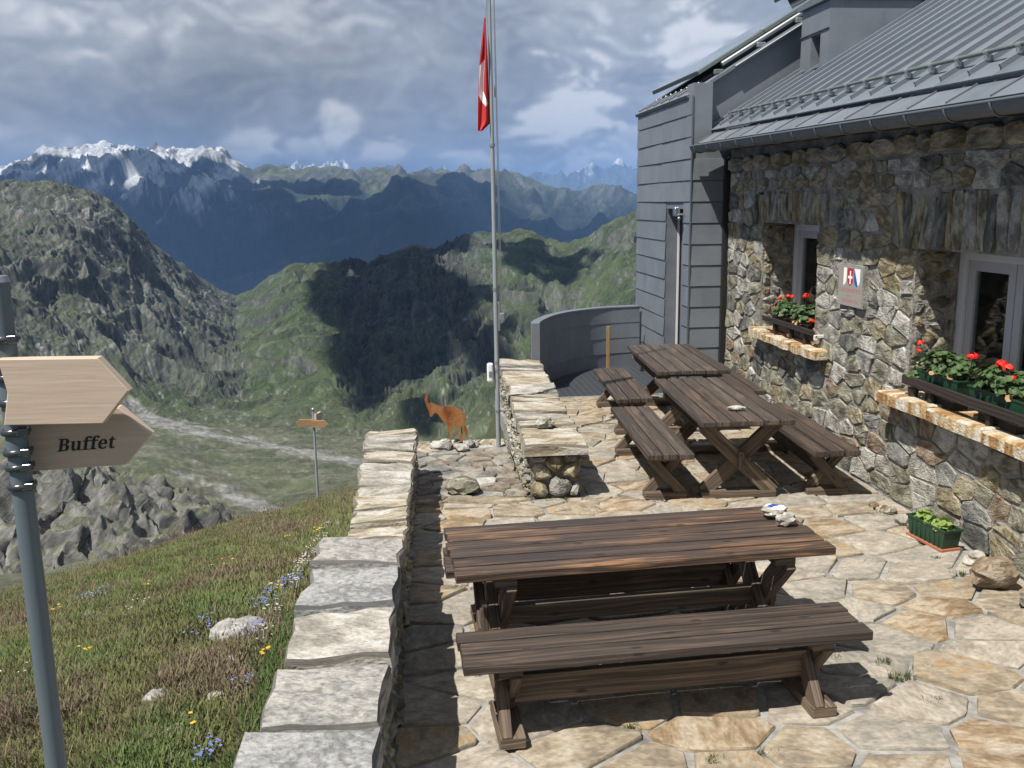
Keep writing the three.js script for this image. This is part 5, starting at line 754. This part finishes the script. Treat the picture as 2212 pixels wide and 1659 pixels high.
{
  const r = rngOf(3001), sy = 1.077, s2 = 0.957;
  const rail = (label, z0, z1, y, x, h, feet) => { const g = thing('sill_rail', label, 'rail', [x, y, (z0 + z1) / 2], 0, 'dark window box rails'); board(0.028, h, z1 - z0, WOODDARK, 'bar', g, [0, 0, 0], 2); for (const f of feet) { board(0.035, 0.16, 0.05, WOODDARK, 'upright', g, [0.033, -0.075, f], 1); } mesh('bracket', merge([box(0.16, 0.03, 0.035, 0.09, -0.03, (z1 - z0) / 2 + 0.02), box(0.03, 0.05, 0.035, 0.02, -0.045, (z1 - z0) / 2 + 0.02)]), WHITEFR, g); };
  rail('dark wooden rail on the sill of the window nearer the annex', -10.2, -8.86, 1.235, 4.0, 0.055, [-0.4, 0.05, 0.42]);
  rail('dark wooden rail on the sill of the window at the right edge', -7.1, -5.45, 1.105, 4.0, 0.075, [-0.45, 0.3]);
  geranium('geranium_box', 'dark pot of red geraniums on the left of the window nearer the annex', [4.16, sy + 0.025, -9.93], 0.36, 0.17, 0.15, POTD, 150, [[-0.03, 0.36, -0.13, 0.032], [-0.05, 0.28, -0.2, 0.026], [0.0, 0.40, 0.04, 0.034], [0.02, 0.40, 0.11, 0.03]], r, true);
  geranium('geranium_box', 'dark pot of red geraniums on the right of the window nearer the annex', [4.16, sy + 0.025, -9.36], 0.38, 0.17, 0.15, POTD, 150, [[0.03, 0.44, -0.14, 0.042], [0.02, 0.34, 0.0, 0.024], [0.04, 0.36, 0.22, 0.026], [-0.06, 0.22, 0.24, 0.036]], r, true);
  geranium('geranium_box', 'green ribbed box of red geraniums on the left of the right edge window', [4.13, s2 + 0.08, -6.68], 0.50, 0.17, 0.16, POTG, 170, [[-0.05, 0.37, -0.33, 0.036], [-0.05, 0.31, -0.34, 0.026], [-0.04, 0.37, 0.36, 0.052]], r, false);
  geranium('geranium_box', 'green ribbed box of red geraniums at the right edge of the photo', [4.13, s2 + 0.08, -5.95], 0.56, 0.17, 0.16, POTG, 180, [[-0.06, 0.38, 0.0, 0.045], [-0.06, 0.37, 0.075, 0.04], [-0.06, 0.31, 0.14, 0.026]], r, false);
  // blocks that carry the green boxes
  const side = thing('potted_plant', 'small yellow green plant at the left end of the right edge window', 'plant', [4.04, s2, -7.0]); mesh('foliage', leaves(26, [0, 0.2, 0], [0.05, 0.16, 0.06], 0.02, 0.035, r), LEAFM[1], side); mesh('stem', bar(V(0, 0, 0), V(0, 0.3, 0), 0.006, 6), LEAFM[2], side); mesh('pot', new THREE.CylinderGeometry(0.045, 0.035, 0.09, 12).translate(0, 0.045, 0), POTD, side);
  for (const [z, w] of [[-6.68, 0.4], [-5.95, 0.44]]) { const b = tag(mesh('box_support', box(0.12, 0.076, w, 0, 0.038, 0), WOODDARK, scene), z < -6.3 ? 'dark block under the left green geranium box' : 'dark block under the right green geranium box', 'block', 'blocks under the green boxes'); b.position.set(4.13, s2 + 0.002, z); }
  // lettuce planter by the wall
  const pl = thing('lettuce_planter', 'green plastic trough with pale lettuce on the ground by the wall', 'planter', [3.86, 0.022, -6.27], 0.14); trough(pl, 0.37, 0.14, 0.135, POTG, true);
  for (const [z, s] of [[-0.12, 1], [0.0, 0.8], [0.1, 1.05]]) { const m = mesh('lettuce', leaves(22, [0, 0.14, z], [0.07, 0.06, 0.07], 0.025 * s, 0.045 * s, r), SALAD, pl); }
}
// ------------------------------------------------------------------ rubble along the foot of the wall
{
  const r = rngOf(3109);
  const big = tag(mesh('brown_boulder', rockGeo(0.165, 0.115, 0.12, 17.3, 3, 0.2, 0.7), WALLST[3], scene), 'brown boulder lying at the foot of the stone wall', 'rock'); big.position.set(3.80, -0.01, -5.44);
  let k = 0; const where = ['beside the lettuce trough', 'near the brown boulder', 'by the wall bench end', 'at the right picture edge'];
  const rocks = []; for (let i = 0; i < 34; i++) { const z = rr(-7.3, -4.6, r); if (Math.abs(z + 6.27) < 0.27 || Math.abs(z + 5.44) < 0.17) continue; rocks.push([rr(3.80, 4.03, r), z, rr(0.028, 0.075, r)]); }
  const kinds = [['white', CAPST[1]], ['pale grey', WALLST[2]], ['greenish', WALLST[0]], ['grey', WALLST[5]], ['dark', PATHST[0]], ['tan', TANST], ['rusty', WALLST[3]]];
  rocks.sort((a, b) => a[1] - b[1]);
  for (const [x, z, s] of rocks) { const zone = z < -6.55 ? where[2] : z < -5.85 ? where[0] : z < -5.1 ? where[1] : where[3], [cn, mt] = r() < 0.3 ? kinds[0] : pick(kinds, r), size = s > 0.058 ? 'largest' : s > 0.042 ? 'middling' : 'small'; const m = tag(mesh('rubble_stone', rockGeo(s * 1.2, s * 0.7, s, 30 + k * 2.3, 1), mt, scene), `${size} ${cn} loose stone at wall foot ${zone}${x > 3.92 ? ', touching wall' : ''}`, 'rock', `${size} ${cn} stones ${zone}`); m.position.set(x, -0.012, z); m.rotation.y = k * 1.1; k++; }
}
// ------------------------------------------------------------------ grass, flowers, stones of the meadow
function tuftGeo(n, h, spread, rnd, w = 0.0045) { const P = []; for (let i = 0; i < n; i++) { const a = rnd() * 6.283, l = h * rr(0.55, 1, rnd), lean = rr(0.15, 0.7, rnd), bx = Math.cos(a) * spread * rnd(), bz = Math.sin(a) * spread * rnd(), dx = Math.cos(a) * lean * l, dz = Math.sin(a) * lean * l, px = -Math.sin(a) * w, pz = Math.cos(a) * w; const m = [bx + dx * 0.4, l * 0.62, bz + dz * 0.4], t = [bx + dx, l, bz + dz]; P.push(bx - px, 0, bz - pz, bx + px, 0, bz + pz, m[0] + px * 0.8, m[1], m[2] + pz * 0.8, bx - px, 0, bz - pz, m[0] + px * 0.8, m[1], m[2] + pz * 0.8, m[0] - px * 0.8, m[1], m[2] - pz * 0.8, m[0] - px * 0.8, m[1], m[2] - pz * 0.8, m[0] + px * 0.8, m[1], m[2] + pz * 0.8, ...t); } return tri(P); }
function instanced(name, geo, mat, list, label, cat) { const im = new THREE.InstancedMesh(geo, mat, list.length), o = new THREE.Object3D(), c = new THREE.Color(); list.forEach(([x, y, z, s, rot, col, sy], i) => { o.position.set(x, y, z); o.scale.set(s, s * (sy ?? 1), s); o.rotation.set(0, rot, 0); o.updateMatrix(); im.setMatrixAt(i, o.matrix); im.setColorAt(i, c.setRGB(...col)); }); im.name = numbered(name); im.castShadow = im.receiveShadow = true; scene.add(im); tag(im, label, cat); return stuff(im); }
const GRM = new THREE.MeshPhysicalMaterial({ color: 0xffffff, roughness: 0.8, transmission: 0.25, thickness: 0, side: THREE.DoubleSide });
{
  const r = rngOf(4001), list = [], heads = [], blue = [], white = [], yellow = [];
  const inMeadow = (x, d) => x < -0.64 && x > -0.62 * d - 0.6 && x > -16;
  for (let i = 0; i < 130000; i++) {
    const d = 1.7 + 21 * Math.pow(r(), 1.7), x = -0.60 - Math.pow(r(), 0.8) * (0.62 * d + 0.9); if (!inMeadow(x, d) && !(d > 5.3 && x < -0.46 && x > -0.62 * d - 0.6)) continue;
    const z = -d, y = ground(x, z), q = f2(x * 0.9, z * 0.9, 4), q2 = f2(x * 0.35 + 7, z * 0.35, 3), far = 1 + d * 0.05;
    const brown = sst(0.05, 0.6, q2 + 0.5 * q) * 0.85, lush = sst(0.1, 0.5, q - q2 * 0.5);
    let c = mix3([0.125, 0.138, 0.038], [0.17, 0.128, 0.078], brown); c = mix3(c, [0.095, 0.15, 0.028], lush * 0.8); const k = rr(0.65, 1.4, r); c = c.map((v) => v * k); if (r() < 0.10 + 0.22 * brown) c = mix3(c, [0.17, 0.115, 0.08], 0.7);
    list.push([x, y - 0.005, z, rr(0.7, 1.35, r) * far, r() * 6.28, c, rr(0.6, 1.1, r)]);
    if (r() < 0.008 + 0.05 * brown) { const k2 = rr(0.7, 1.3, r); heads.push([x, y, z, rr(0.8, 1.3, r) * far, r() * 6.28, mix3([0.20, 0.115, 0.088], [0.22, 0.17, 0.10], r()).map((v) => v * k2)]); }
  }
  instanced('meadow_grass', tuftGeo(11, 0.05, 0.05, r, 0.0036), GRM, list, 'green and brown alpine grass left of the stone parapet', 'grass');
  const hg = (() => { const out = [tuftGeo(3, 0.13, 0.02, r, 0.002)]; for (let k = 0; k < 4; k++) { const g = new THREE.OctahedronGeometry(0.0035, 0); g.scale(0.8, 2.6, 0.8); g.translate(rr(-0.03, 0.03, r), rr(0.09, 0.13, r), rr(-0.03, 0.03, r)); out.push(g); } return merge(out); })();
  instanced('seed_heads', hg, GRM, heads, 'reddish brown seed heads standing above the meadow grass', 'grass');
  // flower clumps seen along the wall and in the grass
  const at = (px, py) => { const [t, s] = heading(px, py); let d = 2; for (; d < 26; d += 0.05) if (EYE + s * d < ground(t * d, -d)) break; return [t * d, d]; };
  const clump = (arr, px, py, n, rad, col, h = 0.09) => { const [x, d] = at(px, py); for (let i = 0; i < n; i++) { const a = r() * 6.28, q = rad * Math.sqrt(r()); const X = Math.min(-0.62, x + Math.cos(a) * q), Z = -d + Math.sin(a) * q; const k = rr(0.8, 1.15, r); arr.push([X, ground(X, Z) + h * rr(0.5, 1.1, r), Z, rr(0.8, 1.3, r), r() * 6.28, col.map((v) => v * k)]); } };
  const B = [0.15, 0.20, 0.52], W = [0.52, 0.54, 0.50], Y = [0.65, 0.40, 0.012];
  for (const [x, y, n, q] of [[625, 1272, 40, 0.1], [600, 1290, 26, 0.09], [575, 1322, 34, 0.1], [545, 1385, 16, 0.06], [560, 1375, 10, 0.05], [455, 1370, 10, 0.08], [210, 1295, 26, 0.14], [190, 1305, 14, 0.1], [455, 1650, 26, 0.07], [520, 1500, 8, 0.06], [215, 1345, 10, 0.12], [430, 1395, 8, 0.08], [45, 1370, 8, 0.1]]) clump(blue, x, y, n, q, B);
  for (const [x, y, n, q] of [[690, 1185, 26, 0.08], [675, 1210, 26, 0.08], [655, 1235, 24, 0.07], [715, 1150, 22, 0.1], [640, 1260, 14, 0.05], [590, 1345, 14, 0.06], [575, 1400, 10, 0.05], [295, 1330, 8, 0.1], [640, 1285, 10, 0.05], [210, 1300, 8, 0.1], [38, 1480, 6, 0.08]]) clump(white, x, y, n, q, W, 0.11);
  for (const [x, y, n, q] of [[688, 1160, 9, 0.05], [622, 1178, 6, 0.04], [575, 1443, 7, 0.025], [186, 1425, 5, 0.03], [318, 1282, 5, 0.05], [600, 1290, 5, 0.04], [320, 1185, 6, 0.2], [480, 1235, 4, 0.1], [420, 1600, 3, 0.02], [125, 1330, 4, 0.05]]) clump(yellow, x, y, n, q, Y, 0.1);
  const fg = merge([leafGeo(0.007, 5, 0.3), tuftGeo(1, 0.06, 0.004, r, 0.0012).translate(0, -0.062, 0)]);
  instanced('blue_flowers', fg, GRM, blue, 'tiny blue flowers in clumps along the parapet', 'flowers'); instanced('white_flowers', fg, GRM, white, 'tiny white flowers on the lush edge of the parapet', 'flowers'); instanced('yellow_flowers', leafGeo(0.0105, 7, 0.2), GRM, yellow, 'scattered yellow composite flowers in the meadow', 'flowers');
  // lush edge along the wall
  const lush = []; for (let i = 0; i < 1500; i++) { const z = rr(-6.0, -2.5, r), x = -0.66 - Math.abs(rr(-0.1, 0.1, r)) + (z < -5 ? 0.12 : 0); const k = rr(0.7, 1.3, r); lush.push([x, ground(x, z), z, rr(0.9, 1.5, r), r() * 6.28, [0.075 * k, 0.125 * k, 0.022 * k], 1.0]); } instanced('parapet_grass', tuftGeo(9, 0.06, 0.035, r, 0.0036), GRM, lush, 'lush green grass fringe against the near parapet', 'grass');
  const mr = [[520, 1375, 0.16, 'large white rock in the meadow close to the parapet'], [470, 2107 * 0.72, 0.07, 'white stone in the lower meadow near the parapet'], [700 * 0.72, 1995 * 0.72, 0.05, 'small pale stone below the large meadow rock'], [480 * 0.72, 2103 * 0.72, 0.075, 'flat pale stone in the middle of the meadow'], [523 * 0.72, 2200 * 0.72, 0.05, 'small stone at the bottom of the meadow'], [487 * 0.72, 2245 * 0.72, 0.04, 'pale pebble near the lower picture edge'], [340 * 0.72, 2065 * 0.72, 0.035, 'tiny pale stone in the left meadow'], [575 * 0.72, 1860 * 0.72, 0.04, 'small stone above the middle of the meadow'], [400 * 0.72, 1868 * 0.72, 0.04, 'pale stone in the upper middle meadow']];
  mr.forEach(([px, py, s, lab], i) => { const [x, d] = at(px, py); const m = tag(mesh('meadow_rock', rockGeo(s, s * 0.55, s * 0.8, 60 + i * 3.1, 2), i % 3 ? CAPST[1] : GRANITE[1], scene), lab, 'rock', 'stones in the meadow'); m.position.set(x, ground(x, -d) - s * 0.42, -d); m.rotation.y = i; });
  // grass in the joints
  const tg = [], spot = (px, py, n, rad) => { const [t, s] = heading(px, py), d = -EYE / s; n = Math.round(n * 0.7); rad *= 0.9; for (let i = 0; i < n; i++) { const k = rr(0.7, 1.3, r); tg.push([t * d + rr(-rad, rad, r), -0.015, -d + rr(-rad, rad, r) * 0.6, rr(0.25, 0.6, r), r() * 6.28, [0.075 * k, 0.105 * k, 0.028 * k]]); } };
  const Pc = (x, y) => [(2048 + x / 2.16) * 0.72, (1536 + y / 2.16) * 0.72], Dc = (x, y) => [(1024 + x / 2.16) * 0.72, (768 + y / 2.16) * 0.72], Qc = (x, y) => [(1024 + x / 2.16) * 0.72, (1536 + y / 2.16) * 0.72];
  for (const [p, n, q] of [[Pc(1290, 970), 26, 0.06], [Pc(1420, 1065), 60, 0.07], [Pc(1560, 1010), 26, 0.06], [Pc(1620, 1220), 36, 0.06], [Pc(980, 940), 26, 0.05], [Pc(560, 1550), 22, 0.06], [Pc(215, 1600), 26, 0.05], [Pc(1290, 20), 60, 0.1], [Pc(1640, 295), 20, 0.04], [Pc(1800, 400), 20, 0.06], [Dc(1400, 1575), 90, 0.12], [Dc(1580, 1570), 40, 0.07], [Dc(1100, 1540), 40, 0.06], [Dc(1280, 1600), 30, 0.08], [Dc(1660, 1110), 20, 0.05], [Dc(1720, 1120), 18, 0.05], [Dc(1640, 1200), 18, 0.05], [Dc(1665, 1335), 18, 0.05], [Dc(1945, 1440), 40, 0.08], [Dc(2050, 1580), 24, 0.06], [Qc(900, 1050), 26, 0.04], [Qc(740, 490), 26, 0.06], [Qc(1890, 1390), 26, 0.05], [Dc(1180, 1648), 20, 0.1], [Dc(1590, 1020), 14, 0.06]]) spot(p[0], p[1], n, q);
  instanced('joint_grass', tuftGeo(8, 0.075, 0.02, r, 0.003), GRM, tg, 'small grass tufts growing in the paving joints', 'grass');
}
// ------------------------------------------------------------------ rocky knoll below the meadow
{
  const nx = 380, ny = 300, pos = [], idx = [], c0 = heading(60, 1000), d0 = 62, cx = c0[0] * d0, cz = -d0;
  for (let i = 0; i <= nx; i++) for (let j = 0; j <= ny; j++) {
    const u = i / nx * 2 - 1, v = j / ny * 2 - 1, x = cx + u * 24, z = cz + v * 22, rr2 = u * u + v * v; let h = 12.5 * Math.max(0, 1 - Math.pow(rr2, 0.85)) - 5 * rr2;
    h += (rid2(x / 12, z / 10, 4, 0.5) - 0.62) * 3.6 + Math.abs(f2(x / 3, z / 3, 3, 0.6)) * -1.1 + f2(x / 1.1, z / 1.1, 3, 0.6) * 0.35 - Math.abs(f2(x / 0.9 + 4, z / 1.3, 3, 0.6)) * 0.45; pos.push(x + f2(x / 4 + 9, z / 4, 3) * 1.2, -27 + h, z);
  }
  for (let i = 0; i < nx; i++) for (let j = 0; j < ny; j++) { const a = i * (ny + 1) + j, b = a + ny + 1; idx.push(a, a + 1, b, b, a + 1, b + 1); }
  const g = new THREE.BufferGeometry(); g.setAttribute('position', new THREE.Float32BufferAttribute(pos, 3)); g.setIndex(idx); g.computeVertexNormals(); const nr = g.attributes.normal, p = g.attributes.position, col = [];
  for (let i = 0; i < p.count; i++) { const x = p.getX(i), y = p.getY(i), z = p.getZ(i), q = f2(x / 1.6, z / 1.6 + y / 2, 4, 0.6), gk = sst(0.6, 0.86, nr.getY(i) + 0.15 * f2(x / 3, z / 3, 3)); col.push(...mix3(mix3([0.05, 0.052, 0.052], [0.17, 0.17, 0.162], clamp(0.5 + q * 0.9)), mix3([0.06, 0.07, 0.032], [0.10, 0.098, 0.066], clamp(0.5 + q)), gk * 0.95)); }
  g.setAttribute('color', new THREE.Float32BufferAttribute(col, 3)); grainUV(g, 7); struct('rock_knoll', g, std({ vertexColors: true, map: GRAIN, roughness: 1 }));
}
console.log('all built');
renderer.render(scene, camera);
